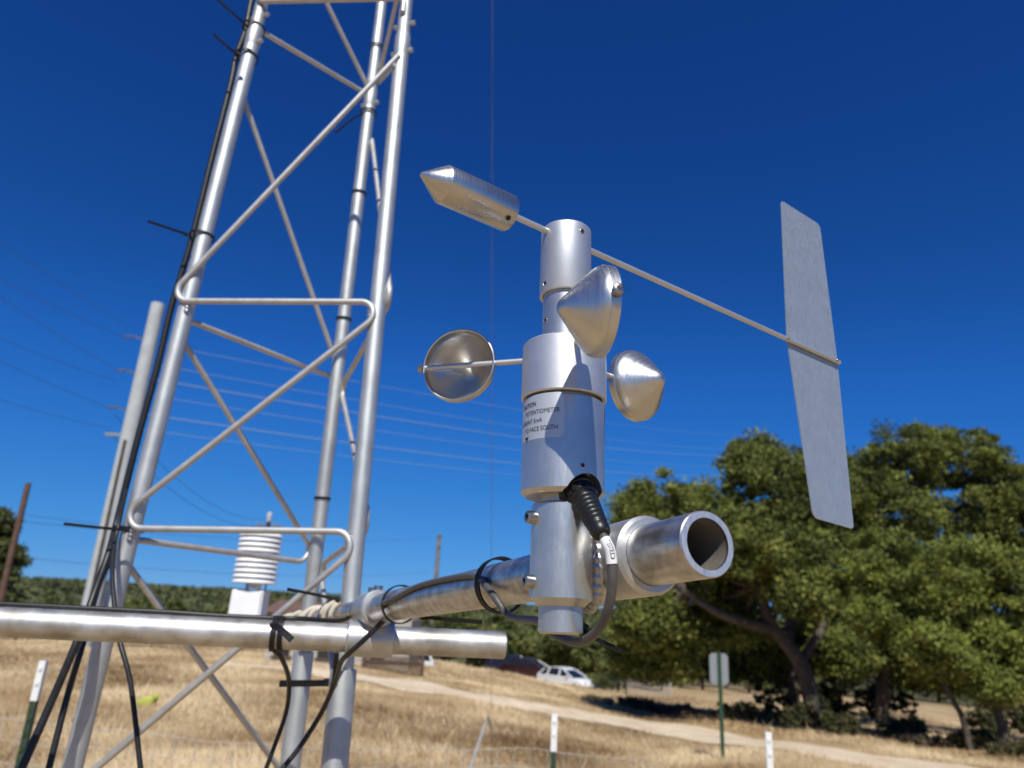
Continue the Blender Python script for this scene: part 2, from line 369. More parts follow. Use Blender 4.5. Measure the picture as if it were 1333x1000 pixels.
def cards_object(name, V, F, tone, mat):
    """V (n,3), F (m,3|4) index arrays, tone per face -> mesh with a face attribute"""
    me = bpy.data.meshes.new(name); k = F.shape[1]
    me.vertices.add(len(V)); me.vertices.foreach_set('co', V.astype(np.float32).ravel())
    me.loops.add(F.size); me.loops.foreach_set('vertex_index', F.astype(np.int32).ravel())
    me.polygons.add(len(F)); me.polygons.foreach_set('loop_start', (np.arange(len(F))*k).astype(np.int32))
    me.update(calc_edges=True)
    a = me.attributes.new('tone', 'FLOAT', 'FACE'); a.data.foreach_set('value', tone.astype(np.float32))
    me.materials.append(mat); o = bpy.data.objects.new(name, me); col.objects.link(o); return o
def build_grass(nt=72000, nb=7):
    d = 6.2*np.exp(rng.random(nt)**.8*math.log(52/6.2)); az = np.radians(rng.uniform(-50, 50, nt)); x, y = d*np.sin(az), d*np.cos(az)
    dist = np.sqrt((x[:, None]-RC_[None, :, 0])**2+(y[:, None]-RC_[None, :, 1])**2) - np.maximum(RC_[None, :, 2]*.95, 1.0)
    keep = dist.min(1) > 0; x, y, d = x[keep], y[keep], d[keep]; n = len(x)
    z = np.array([terrain(a, b) for a, b in zip(x, y)])
    def vn(fx, k): return sum(np.sin(x*fx*(1+.37*q)+k*q+1.7*np.sin(y*fx*.6*(1+.2*q)+q*2.1+k))*np.sin(y*fx*(.8+.3*q)+q+k*1.3) for q in range(4))/2.2
    patch = np.clip(.5+.5*vn(.35, 1.0), 0, 1); fine = np.clip(.5+.5*vn(1.3, 4.0), 0, 1); blot = np.clip(.5+.6*vn(.8, 7.0), 0, 1); wind = 1.2+1.4*vn(.25, 2.0); tall = (rng.random(n) < .035+.10*(fine > .8))
    V = np.zeros((n, nb, 3, 3)); 
    h = (.02+.16*fine*(.35+.65*patch)+rng.random(n)*.03+tall*.12)[:, None]*(rng.random((n, nb))*.6+.5)*(1+.004*d[:, None])
    a = rng.random((n, nb))*2*math.pi; off = (.05+.004*d)[:, None]*rng.random((n, nb))*2; oa = rng.random((n, nb))*2*math.pi
    bx = x[:, None]+off*np.cos(oa); by = y[:, None]+off*np.sin(oa); w = (.0022+.00045*d)[:, None]*(rng.random((n, nb))*.7+.6)
    lean = h*(.4+rng.random((n, nb))*1.5); a = np.where(rng.random((n, nb)) < .7, wind[:, None]+rng.normal(size=(n, nb))*.5, a)
    V[:, :, 0] = np.stack([bx-w*np.cos(a), by-w*np.sin(a), np.repeat(z[:, None], nb, 1)-.02], -1)
    V[:, :, 1] = np.stack([bx+w*np.cos(a), by+w*np.sin(a), np.repeat(z[:, None], nb, 1)-.02], -1)
    V[:, :, 2] = np.stack([bx+lean*np.cos(a+1.5)+.05*h, by+lean*np.sin(a+1.5), z[:, None]+h], -1)
    V = V.reshape(-1, 3); F = np.arange(len(V)).reshape(-1, 3)
    tone = np.clip(1.05*blot[:, None]-.05+(rng.random((n, nb))-.5)*.40, 0, 1).ravel()
    o = cards_object('dry_grass', V, F, tone, M['drygrass']); tag(o, 'dry tan grass covering the slope around the dirt road', 'grass', kind='stuff')
build_grass()

# ------------------------------------------------------------------ trees
def leaf_cards(cent, size, tone, jitter=.18):
    n = len(cent); q = rng.normal(size=(n, 3)); q /= np.linalg.norm(q, axis=1)[:, None]; t = rng.normal(size=(n, 3)); t -= q*(t*q).sum(1)[:, None]; t /= np.linalg.norm(t, axis=1)[:, None]; b = np.cross(q, t)
    s = (size*(rng.random(n)*.9+.55))[:, None]; V = np.stack([cent-t*s, cent-b*s*.45+q*s*.1, cent+t*s, cent+b*s*.45+q*s*.1], 1).reshape(-1, 3)
    return V, np.arange(4*n).reshape(-1, 4), np.clip(tone+rng.normal(size=n)*jitter, 0, 1)
def crown_points(blobs, sub, per, cl=.42, shell=.5):
    """blobs: (centre, (rx,ry,rz)); leaves gather in clumps set mostly towards the outside of each bough"""
    C = []; T = []
    for c, r in blobs:
        c = np.array(c); r = np.array(r); n = sub
        u = rng.normal(size=(n, 3)); u /= np.linalg.norm(u, axis=1)[:, None]; rad = shell+(1-shell)*rng.random(n)**.6
        cc = c+u*rad[:, None]*r; rr = cl*(rng.random(n)*.9+.5)
        for i in range(n):
            v = rng.normal(size=(per, 3)); v /= np.linalg.norm(v, axis=1)[:, None]; v *= (rng.random(per)**.55*(1+.4*(rng.random(per) < .06)))[:, None]*rr[i]; v[:, 2] *= .6
            C.append(cc[i]+v); T.append(np.full(per, rng.random()))
    return np.concatenate(C), np.concatenate(T)
def pxblob(px, py, rpx, Y, ry=1.0, squash=.85):
    p = at(px, py, Y); r = rpx*Y/FPX*1.0; return (p, (r, r*ry, r*squash))
def oak(name, label, base, stems, blobs, leaf, mat, sub=46, per=95, cl=.55, cat='tree', group=None):
    t = thing(name, label, cat, base, group=group)
    mb = MB()
    for path, r0, r1 in stems:
        p = spline(path, 6); m = len(p); mb.tube([q+Vector((random.uniform(-.02, .02), random.uniform(-.02, .02), 0)) for q in p], [r0+(r1-r0)*(i/(m-1))**.8 for i in range(m)], 10)
    # boughs reach from the upper stems into each mass of leaves
    ends = [s[0][-1] for s in stems]
    for c, r in blobs:
        c = Vector(c); e = min(ends, key=lambda q: (Vector(q)-c).length); e = Vector(e); mid = e.lerp(c, .5)+Vector((0, 0, -.15*(c-e).length))
        p = spline([e, mid, c], 5); mb.tube(p, [.13*(1-.75*i/(len(p)-1)) for i in range(len(p))], 7)
        for _ in range(5):
            u = Vector((random.gauss(0, 1), random.gauss(0, 1), random.gauss(.2, .8))).normalized(); q = c+Vector((u.x*r[0], u.y*r[1], u.z*r[2]))*.85
            s = spline([mid.lerp(c, random.uniform(.3, 1)), c.lerp(q, .5)+Vector((0, 0, .15)), q], 4); mb.tube(s, [.05*(1-.8*i/(len(s)-1)) for i in range(len(s))], 5)
    obj('trunk', mb, M['bark'], t)
    C, T = crown_points([(c, tuple(q*1.08*random.uniform(.85, 1.12) for q in r)) for c, r in blobs], sub, per, cl, .32); C = C-np.array(base)
    V, F, tone = leaf_cards(C, leaf, T); o = cards_object('crown', V, F, tone, mat); o.parent = t
    return t
YA, YB, YC = 25.0, 29.0, 21.0
def gnd(px, Y):     # ground point under a picture column at a given distance
    d = ray(px, 900); x = d[0]/d[1]*Y; return Vector((x, Y, terrain(x, Y)))
b1 = gnd(1066, YA)
oak('oak_tree', 'spreading dark green oak with a leaning grey trunk, behind the wind vane tail', b1,
    [([b1-Vector((0, 0, .3)), at(1058, 915, YA), at(1040, 860, YA), at(1005, 815, YA), at(985, 760, YA)], .34, .16),
     ([at(1042, 865, YA), at(1075, 800, YA+.6), at(1060, 730, YA+.8)], .16, .09), ([at(1010, 822, YA), at(940, 800, YA-.6), at(890, 770, YA-.8)], .2, .1)],
    [pxblob(870, 655, 58, YA), pxblob(833, 668, 34, YA-.5), pxblob(925, 690, 66, YA+1), pxblob(1000, 632, 62, YA), pxblob(985, 600, 34, YA+.5), pxblob(1040, 640, 50, YA+1.5), pxblob(1010, 715, 62, YA-.5),
     pxblob(850, 735, 56, YA+.5), pxblob(905, 770, 62, YA+1.5), pxblob(838, 800, 40, YA), pxblob(960, 800, 44, YA+1.5), pxblob(1050, 770, 38, YA-1.5), pxblob(880, 838, 46, YA+1.5), pxblob(955, 705, 55, YA-1.5), pxblob(825, 735, 32, YA), pxblob(835, 850, 34, YA+2), pxblob(930, 740, 60, YA+.5), pxblob(1035, 700, 50, YA+1)],
    .080, M['oak'], 56, 190)
b2 = gnd(1150, YB)
oak('oak_tree', 'tallest dark oak at the right with sky gaps in its rounded crown', b2,
    [([b2-Vector((0, 0, .3)), at(1148, 920, YB), at(1152, 870, YB), at(1168, 800, YB), at(1190, 720, YB)], .30, .15),
     ([at(1152, 872, YB), at(1200, 820, YB+.5), at(1245, 730, YB+.8)], .17, .1), ([at(1150, 878, YB), at(1120, 800, YB-.5), at(1125, 700, YB)], .15, .08)],
    [pxblob(1185, 592, 46, YB), pxblob(1130, 615, 42, YB+1), pxblob(1255, 600, 50, YB+.5), pxblob(1310, 628, 44, YB), pxblob(1340, 660, 50, YB), pxblob(1165, 660, 58, YB-.5), pxblob(1235, 665, 60, YB+1), pxblob(1300, 690, 52, YB+1),
     pxblob(1110, 665, 40, YB+1.5), pxblob(1120, 740, 44, YB+1.5), pxblob(1200, 735, 55, YB+1.5), pxblob(1385, 720, 70, YB), pxblob(1080, 780, 40, YB+1), pxblob(1150, 815, 36, YB+2), pxblob(1225, 810, 44, YB+2.5), pxblob(1190, 865, 34, YB+3), pxblob(1275, 860, 40, YB+3), pxblob(1330, 850, 44, YB+3), pxblob(1100, 848, 34, YB-1), pxblob(1192, 842, 34, YB-1.2), pxblob(1246, 872, 30, YB-.5), pxblob(1335, 885, 40, YB), pxblob(1130, 800, 26, YB-1), pxblob(1088, 638, 36, YB), pxblob(1080, 705, 40, YB), pxblob(1050, 610, 26, YB+1)],
    .080, M['oak'], 52, 180)
b3 = gnd(1298, YC)
oak('oak_tree', 'bright yellow green low oak with several thin grey stems at the right edge', b3,
    [([b3-Vector((0, 0, .3)), at(1300, 930, YC), at(1288, 880, YC), at(1262, 810, YC)], .15, .07), ([b3-Vector((.9, 0, .3)), at(1254, 940, YC), at(1232, 895, YC), at(1205, 835, YC)], .10, .05),
     ([at(1300, 925, YC), at(1325, 880, YC-.3), at(1335, 800, YC-.3)], .10, .05)],
    [pxblob(1150, 735, 46, YC+1), pxblob(1205, 760, 56, YC), pxblob(1265, 740, 50, YC), pxblob(1320, 770, 56, YC), pxblob(1375, 790, 60, YC), pxblob(1150, 800, 34, YC+.5), pxblob(1235, 825, 40, YC+.6), pxblob(1305, 840, 40, YC), pxblob(1295, 890, 24, YC-.4), pxblob(1212, 842, 34, YC-.5), pxblob(1240, 862, 24, YC-.6), pxblob(1345, 850, 40, YC-.3)],
    .066, M['oakbright'], 56, 160, .42)
b4 = gnd(1035, YA+4)
oak('oak_tree', 'shaded dark trunked oak standing just behind the leaning oak', b4,
    [([b4-Vector((0, 0, .3)), at(1033, 900, YA+4), at(1028, 830, YA+4), at(1040, 760, YA+4)], .28, .14)],
    [pxblob(1085, 845, 42, YA+5), pxblob(1000, 860, 36, YA+5), pxblob(1060, 805, 36, YA+5), pxblob(930, 850, 40, YA+6), pxblob(1190, 860, 40, YA+6), pxblob(860, 850, 44, YA+6)], .11, M['oak'], 42, 90)
b5 = gnd(-16, 46)
oak('juniper_tree', 'dark green juniper cut off by the left edge beside the brown pole', b5,
    [([b5-Vector((0, 0, .3)), at(-8, 760, 46), at(-6, 690, 46)], .30, .10)],
    [pxblob(-10, 684, 26, 46), pxblob(2, 720, 26, 46), pxblob(-8, 750, 28, 46), pxblob(-32, 720, 34, 46), pxblob(-4, 785, 28, 46)], .12, M['cedar'], 50, 120, .5)

# thicket of small trees beyond the grass slope: four kinds, copied
def small_tree(kind, mat, h, w, label, loc):
    t = thing('thicket_tree', label, 'tree', loc, group='small trees beyond the dry grass slope')
    mb = MB(); mb.tube(spline([(0, 0, -.5), (.1, 0, h*.3), (-.1, .1, h*.6), (0, 0, h*.85)], 4), [.16, .15, .14, .13, .12, .11, .1, .09, .08, .07, .06, .05, .04], 7)
    for k in range(4):
        a = k*1.7; mb.tube([(0, 0, h*.35), (w*.3*math.cos(a), w*.3*math.sin(a), h*.55), (w*.55*math.cos(a), w*.55*math.sin(a), h*.7)], [.07, .05, .02], 5)
    mb.v = [v+Vector(loc) for v in mb.v]; obj('trunk', mb, M['bark'], t)
    bl = [((rng.normal()*w*.33, rng.normal()*w*.33, h*rng.uniform(.25, .8)), (w*.42, w*.42, h*.2)) for _ in range(9)]
    C, T = crown_points(bl, 24, 34, .5, .4); V, F, tone = leaf_cards(C, .15, T); o = cards_object('crown', V, F, tone, mat); o.parent = t
    return t
KL = ['rounded mid green small tree in the thicket beyond the dry grass slope', 'dark olive small tree in the thicket beyond the dry grass slope', 'low yellowish green small tree at the edge of the dry grass slope', 'broad dusty green small tree in the thicket behind the parked cars']
MT2 = attr_mat('thicket_leaves_yellow', (.085, .10, .025), (.20, .205, .06), transl=.15)
protos = []
tl = []
for px, Y, k, s in [(540, 62, 0, 1.1), (575, 58, 1, .9), (605, 66, 0, 1.2), (635, 68, 3, 1.0), (660, 73, 1, 1.25), (690, 72, 0, 1.0), (715, 72, 3, 1.3), (742, 66, 0, 1.1), (768, 66, 3, 1.0), (790, 70, 1, 1.2), (812, 62, 2, 1.0), (838, 74, 0, 1.3), (860, 62, 2, .8), (885, 78, 1, 1.3), (915, 70, 2, .9), (945, 80, 0, 1.4), (975, 72, 2, 1.0), (1005, 82, 1, 1.5), (1050, 76, 0, 1.3), (1100, 84, 1, 1.4), (1160, 78, 0, 1.3), (1220, 86, 1, 1.5), (1290, 80, 0, 1.3),
                     (20, 62, 1, 1.1), (70, 66, 0, 1.0), (120, 60, 1, 1.0), (175, 68, 0, 1.2), (225, 64, 1, 1.1), (270, 70, 0, 1.1), (310, 62, 1, 1.0), (395, 70, 0, 1.1), (430, 66, 1, 1.0), (500, 72, 0, 1.1), (805, 54, 2, .75), (798, 53, 2, .6)]:
    g = gnd(px, Y)
    if len(protos) < 1:
        for kk, (mt, h, w) in enumerate(((M['midtree'], 4.6, 2.6), (M['cedar'], 4.8, 2.3), (MT2, 3.0, 2.2), (M['midtree'], 4.2, 3.2))): protos.append([mt, h, w, None])
    pr = protos[k]
    if pr[3] is None: pr[3] = small_tree(k, pr[0], pr[1], pr[2], KL[k], g); pr[3].matrix_basis = Matrix.Translation(g) @ Matrix.Scale(s, 4)
    else: dup(pr[3], g, random.uniform(0, 6.28), s*random.uniform(.9, 1.1), KL[k])
def far_wood(n=3300, per=70):
    d = rng.uniform(92, 950, n); az = np.radians(rng.uniform(-58, 58, n)); x, y = d*np.sin(az), d*np.cos(az)
    z = np.array([terrain(a, b) for a, b in zip(x, y)]); h = rng.uniform(3.6, 6.2, n); w = rng.uniform(2.4, 4.2, n)*(1+d/900)
    u = rng.normal(size=(n, per, 3)); u /= np.linalg.norm(u, axis=2)[:, :, None]; u *= (rng.random((n, per))**.35)[:, :, None]
    C = np.stack([x[:, None]+u[:, :, 0]*w[:, None], y[:, None]+u[:, :, 1]*w[:, None], z[:, None]+h[:, None]*(.5+.5*u[:, :, 2])], -1).reshape(-1, 3)
    T = np.repeat(rng.random(n), per)*.8+.1; V, F, tone = leaf_cards(C, np.repeat(.25+.0022*d, per), T, .12)
    tag(cards_object('far_woodland', V, F, tone, M['farwood']), 'far wooded hillside reaching up to the horizon', 'woodland', kind='stuff')
far_wood()
def shrub(name, label, cat, loc, w, h, mat, n=1500, leaf=.06, group=None):
    t = thing(name, label, cat, loc, group=group); mb = MB()
    for _ in range(16):
        a = random.uniform(0, 6.28); q = Vector((math.cos(a)*w*random.uniform(.3, 1), math.sin(a)*w*.5*random.uniform(.3, 1), h*random.uniform(.5, 1)))
        mb.tube([Vector(loc)-Vector((0, 0, .05)), Vector(loc)+q*.5+Vector((0, 0, .1)), Vector(loc)+q], [.018, .013, .004], 5)
    obj('stem', mb, M['bark'], t)
    bl = [((rng.uniform(-.75, .75)*w, rng.uniform(-.4, .4)*w, h*rng.uniform(.25, .6)), (w*.35, w*.3, h*.34)) for _ in range(7)]
    C, T = crown_points(bl, 14, max(8, n//98), .16, .3); V, F, tone = leaf_cards(C, leaf, T); o = cards_object('foliage', V, F, tone, mat); o.parent = t
for i, (px, py, w, h, lb) in enumerate([(778, 916, .8, .28, 'smallest dark brush patch, leftmost in the row above the road'), (822, 922, 1.1, .42, 'dark brown dead brush heap second from the left above the dirt road'), (868, 930, 1.2, .42, 'dark brown dead brush heap third from the left above the road'),
                                       (912, 938, .9, .40, 'dark dead brush heap just left of the grey road sign')]):
    shrub('dead_brush', lb, 'brush', ground_at(px, py), w, h, M['deadbrush'], 2400, .05, 'heaps of dead brush along the road')
for i, (px, py, w, h, lb, mt) in enumerate([(968, 940, .85, .75, 'dark green shrub just right of the grey road sign post', 'shrub'), (1046, 952, .8, .95, 'tall dark shrub at the foot of the leaning oak trunk', 'shrub'), (1108, 958, .7, .7, 'dark shrub between the two big oak trunks', 'shrub'),
                                       (1172, 962, .7, .85, 'upright dark shrub just right of the tallest oak trunk', 'shrub'), (1205, 972, .6, .35, 'low brown twiggy shrub left of the bright oak stems', 'deadbrush'), (1268, 976, .6, .6, 'olive shrub among the thin stems of the bright oak', 'shrub'), (1325, 985, .7, .45, 'olive shrub at the right edge under the bright oak', 'shrub')]):
    shrub('undergrowth_shrub', lb, 'shrub', ground_at(px, py), w, h, M[mt], 2600, .055, 'shrubs under the oaks')
for px, Y, w, h, lb in ((1028, 29, 1.3, 2.0, 'tall dark bush seen behind the leaning oak trunk'), (1092, 30, 1.5, 2.2, 'tall dark bush between the leaning oak and the tallest oak'), (1150, 33, 1.4, 2.1, 'tall dark bush behind the trunk of the tallest oak'), (1300, 27, 1.3, 1.7, 'tall dark bush behind the stems of the bright oak')):
    shrub('understory_bush', lb, 'shrub', gnd(px, Y), w, h, M['shrub'], 6500, .075, 'tall bushes behind the oak trunks')
# ------------------------------------------------------------------ far structures
def bx(mb, c, s): mb.box(c, s); return mb
# stone house mostly hidden behind the crossarm
HY = ground_at(345, 866).y+1.6; H0 = gnd(337, HY); H1 = gnd(528, HY); hz = min(H0.z, H1.z)-.3
ht = thing('stone_house', 'low rubble stone house with rusty brown roof behind the tower', 'house', (H0.x+3, HY+2, hz))
wl_ = H1.x-H0.x; cx = (H0.x+H1.x)/2
ztop = at(450, 806, HY).z+.1
mb = MB().box((cx, HY+2, (hz+ztop)/2), (wl_, 4, ztop-hz)); obj('wall', mb, M['stone'], ht, smooth_=False)
rx0, rx1 = H0.x-.3, H1.x+.3
mb = MB().add([(rx0, HY-.4, ztop+.02), (rx1-wl_*.72, HY-.4, ztop+.02), (rx1-wl_*.72, HY+2, ztop+.5), (rx0, HY+2, ztop+.5), (rx0, HY+4.4, ztop+.02), (rx1-wl_*.72, HY+4.4, ztop+.02)], [(0, 1, 2, 3), (3, 2, 5, 4), (0, 3, 4), (1, 5, 2), (0, 4, 5, 1)]); obj('roof', mb, M['roofbrown'], ht, smooth_=False)
for wx in (.12, .42, .78):
    w_ = obj('window', MB().box((H0.x+wl_*wx, HY-.015, hz+1.0), (.6, .06, .7)), M['glass'], ht, smooth_=False)
    obj('lintel', MB().box((H0.x+wl_*wx, HY-.03, hz+1.39), (.8, .1, .07)), M['fenceslat'], w_, smooth_=False); obj('sill', MB().box((H0.x+wl_*wx, HY-.03, hz+.61), (.8, .1, .07)), M['fenceslat'], w_, smooth_=False)
# slatted gate before it
def slat_gate(px0, px1, pyt, pyb, Y):
    a, b = at(px0, pyb, Y), at(px1, pyb+3, Y); h = (pyb-pyt)*Y/FPX; L_ = (b-a).length; n = 26; z0 = terrain((a.x+b.x)/2, Y)-.1
    t = thing('slat_gate', 'brown slatted wooden gate under the end of the crossarm pipe', 'gate', (a.x, Y, z0))
    mb = MB(); zt = at(px0, pyt, Y).z
    for k in range(n): mb.box((a.x+L_*(k+.5)/n, Y, (z0+zt)/2), (L_/n*.62, .03, zt-z0))
    obj('slat', mb, M['fenceslat'], t, smooth_=False)
    obj('rail', MB().box((a.x+L_/2, Y+.04, zt-.25), (L_, .05, .09)).box((a.x+L_/2, Y+.04, z0+.45), (L_, .05, .09)), M['fenceslat'], t, smooth_=False)
    for xx in (a.x-.08, b.x+.08): obj('post', MB().box((xx, Y+.02, (z0+zt+.15)/2), (.14, .14, zt-z0+.15)), M['fenceslat'], t, smooth_=False)
GY = ground_at(508, 875).y; slat_gate(474, 545, 853, 884, GY)
def mesh_panel(px0, py0, px1, py1, Y0, Y1, h, label, name, mat, post=True):
    a, b = gnd(px0, Y0), gnd(px1, Y1); t = thing(name, label, 'fence', a); mb = MB(); n = 14
    for k in range(n+1):
        p = a.lerp(b, k/n); mb.tube([p, p+Vector((0, 0, h))], .012, 5)
    for k in range(9): mb.tube([a+Vector((0, 0, h*k/8)), b+Vector((0, 0, h*k/8))], .012, 5)
    obj('wire_mesh', mb, mat, t)
    for p in (a, b): obj('post', MB().tube([p-Vector((0, 0, .2)), p+Vector((0, 0, h+.1))], .05, 8), mat, t)
mesh_panel(782, 895, 815, 905, 52, 49, 1.0, 'dark green wire mesh panel standing on the grass beyond the white car', 'mesh_fence', M['greenpaint'])
mesh_panel(815, 895, 873, 905, 50, 47, .9, 'pale wire fence crossing the field beyond the brush row', 'field_fence', M['galv'])

def car(name, label, loc, rz, paint, suv=True):
    t = thing(name, label, 'car', M=Matrix.Translation(Vector(loc)) @ Matrix.Rotation(rz, 4, 'Z'))
    Mx = wmat(t); W2 = .92
    # side outline (x forward), then lofted across the width with tumblehome
    low = [(-2.25, .32), (-2.3, .62), (-2.22, .98), (-1.2, 1.03), (0.7, 1.0), (1.75, .88), (2.2, .70), (2.28, .42), (2.1, .28), (1.75, .28), (1.7, .5), (1.4, .68), (1.1, .5), (1.05, .26), (-1.0, .26), (-1.05, .5), (-1.35, .68), (-1.65, .5), (-1.7, .3)]
    mb = MB(); k = len(low)
    for yy, ins in ((-W2, .06), (-W2+.05, 0), (W2-.05, 0), (W2, .06)):
        mb.v += [Mx @ Vector((x*(1-ins*.3), yy, z-(ins*.5 if z > .6 else -ins*.3))) for x, z in low]
    mb.f += [(i*k+j, i*k+(j+1) % k, (i+1)*k+(j+1) % k, (i+1)*k+j) for i in range(3) for j in range(k)] + [tuple(range(k))[::-1], tuple(range(3*k, 4*k))]
    obj('body', mb, paint, t, sharp=50)
    def slabs(pts, w0, w1):      # greenhouse piece between half widths (bottom/top)
        m2 = MB(); q = len(pts); zmin = min(p[1] for p in pts); zmax = max(p[1] for p in pts)
        for s in (-1, 1): m2.v += [Mx @ Vector((x, s*(w0+(w1-w0)*(z-zmin)/(zmax-zmin)), z)) for x, z in pts]
        m2.f += [tuple(range(q))[::-1], tuple(range(q, 2*q))] + [(i, (i+1) % q, (i+1) % q+q, i+q) for i in range(q)]
        return m2
    roofx = -1.95 if suv else -1.62
    obj('windows', slabs([(-2.1, 1.0), (roofx, 1.40), (-1.1, 1.52), (-.1, 1.52), (.25, 1.43), (1.15, .98)], .86, .66), M['glass'], t, sharp=25)
    obj('roof', slabs([(roofx-.04, 1.41), (-1.1, 1.535), (-.1, 1.54), (.28, 1.44), (-.1, 1.575), (-1.1, 1.575)], .68, .66), paint, t, sharp=25)
    for s in (-1, 1):
        for (xa, za, xb, zb) in ((-2.1, 1.0, roofx, 1.42), (-1.25, 1.0, -1.12, 1.52), (-.1, 1.0, -.12, 1.52), (1.15, .98, .25, 1.44)):
            obj('pillar', MB().tube([Mx @ Vector((xa, s*.872, za)), Mx @ Vector((xb, s*.68, zb))], .05, 6), paint, t)
        mi = MB().box((.75, s*1.0, 1.06), (.12, .18, .13), Mx, .03); obj('mirror', mi, paint, t)
        obj('headlight', MB().box((2.13, s*.66, .70), (.22, .34, .14), Mx, .04), M['lamp'], t)
        obj('tail_light', MB().box((-2.25, s*.74, .85), (.1, .2, .26), Mx, .03), M['redlamp'], t)
        for wx in (1.4, -1.35):
            F_ = Mx @ Matrix.Translation((wx, s*.80, .33)) @ Matrix.Rotation(-s*math.pi/2, 4, 'X')
            w_ = obj('wheel', MB().lathe([(.20, -.09), (.31, -.1), (.335, -.06), (.335, .06), (.31, .1), (.21, .1)], F_, 24), M['tyre'], t)
            obj('rim', MB().lathe([(0, .085), (.06, .095), (.19, .07), (.21, .1)], F_, 20), M['steel'], w_)
    return t
cg = ground_at(742, 889); 
def carloc(px, py, Y):
    p = at(px, py, Y); return p
c1 = carloc(738, 899, 57); car('parked_car', 'white parked car on the grass slope beneath the sensor', c1, R_(-44), M['carwhite'], False)
c2 = carloc(690, 885, 60); car('parked_car', 'maroon parked car just left of the white car', c2, R_(-32), M['carmaroon'])
c3 = carloc(668, 879, 63); car('parked_car', 'dark navy parked car leftmost behind the grass crest', c3, R_(-30), M['carnavy'], False)
c4 = carloc(500, 886, GY+9); car('parked_car', 'white parked car behind the brown slatted gate', c4, R_(200), M['carwhite'])
for c in (c1, c2, c3): pass

# ------------------------------------------------------------------ poles and power lines
def upright(px, py_top, Y, px_b=None, py_b=None):
    top = at(px, py_top, Y); g = terrain(top.x, top.y); return top, Vector((top.x, top.y, g-.3))
top, foot = upright(206, 396, 33); 
pole = thing('utility_pole', 'tall pale grey utility pole with line brackets behind the left tower leg', 'pole', foot)
obj('shaft', MB().tube([foot, foot.lerp(top, .5), top], [.40, .36, .32], 20), M['concrete'], pole)
def polept(py):
    lo, hi = 0., 1.
    for _ in range(40):
        m = (lo+hi)/2
        if proj(foot.lerp(top, m))[1] > py: lo = m
        else: hi = m
    return foot.lerp(top, lo)
obj('conduit', MB().tube([foot+Vector((.12, -.40, 0)), polept(575)+Vector((.06, -.36, 0))], .075, 8), M['bark'], pole)
cb = polept(568); obj('crossarm', MB().box(cb+Vector((-.55, -.2, 0)), (.9, .12, .14)), M['signback'], pole)
LV = [443, 487, 535]
for y in LV:
    p = polept(y); a = p+Vector((-.72, -.15, .10))
    br = obj('bracket', MB().tube([p+Vector((-.3, -.1, 0)), a], .05, 7), M['steel'], pole)
    MX = frame(a, (-.5, -.2, -.1)); pr = []
    for k in range(7): pr += [(.03, k*.07), (.075, k*.07+.025), (.03, k*.07+.05)]
    obj('insulator', MB().lathe([(0, -.02)]+pr+[(0, .52)], MX, 12), M['greywood'], br)
def catenary(a, b, sag, n=28): return [a.lerp(b, i/n)-Vector((0, 0, sag*4*(i/n)*(1-i/n))) for i in range(n+1)]
def line(pts, r, mat, label, group): tag(obj('power_line', MB().tube(pts, r, 6, False), mat, None), label, 'power line', group)
ordn = ['highest', 'second highest', 'third highest', 'fourth highest', 'fifth highest', 'lowest']
rl = [(446, 1010, 566, 1.6), (472, 1010, 584, 1.6), (491, 1010, 590, 1.8), (512, 1010, 603, 1.8), (537, 1010, 612, 2.0), (557, 1010, 622, 2.0)]
for i, (yp, x1, y1, s_) in enumerate(rl):
    p = polept(yp)+Vector((.3, .2, 0)); q = at(x1, y1, 150); line(catenary(p, q, s_), .027 if i in (2, 4) else .015, M['wireglint'], f'{ordn[i]} pale power line running right from the grey utility pole', 'power lines right of the pole')
ll = [(430, -60, 272), (445, -60, 330), (487, -60, 345), (500, -60, 415), (535, -60, 440), (560, -60, 500)]
for i, (yp, x1, y1) in enumerate(ll):
    p = polept(yp)+Vector((-1.0, -.3, 0)); q = at(x1, y1, 27); line(catenary(p, q, .12), .011, M['wiredark'], f'{ordn[i]} dark power line running left from the grey utility pole', 'power lines left of the pole')
# distant distribution pole behind the radiation shield, and lines to it
t2, f2 = upright(352, 667, 70); dp = thing('distribution_pole', 'distant timber pole with short crossarm seen above the white shield', 'pole', f2)
obj('shaft', MB().tube([f2, t2], [.22, .16], 12), M['greywood'], dp)
ca = obj('crossarm', MB().box(t2-Vector((0, .1, 1.3)), (2.4, .12, .14)), M['greywood'], dp)
for dx in (-1.1, -.5, .5, 1.1): obj('insulator', MB().lathe([(0, 0), (.05, 0), (.09, .1), (.05, .2), (0, .22)], Matrix.Translation(t2+Vector((dx, -.1, -1.22))), 10), M['signback'], ca)
obj('transformer', MB().lathe([(0, 0), (.22, 0), (.24, .1), (.24, .8), (.18, .9), (0, .92)], Matrix.Translation(t2+Vector((.1, -.4, -.95))), 16), M['concrete'], dp)
for i, (x0, y0, Y0, x1, y1, dz, lb) in enumerate([(150, 540, 34, 348, 676, 1.5, 'sagging thin line from the grey pole to the distant timber pole'), (140, 560, 34, 352, 684, 1.6, 'lower sagging thin line from the grey pole to the distant timber pole'), (-60, 655, 40, 348, 683, .8, 'faint line crossing low from the left edge to the distant timber pole')]):
    line(catenary(at(x0, y0, Y0), at(x1, y1, 70), dz), .014, M['wiredark'], lb, None)
for i, (y0, y1, lb) in enumerate([(668, 700, 'upper faint wire low in the sky at the left'), (715, 745, 'middle faint wire low in the sky at the left'), (745, 790, 'lowest faint wire just above the left hill')]):
    line(catenary(at(-80, y0, 40), at(560, y1, 95), .9), .014, M['wiredark'], lb, None)
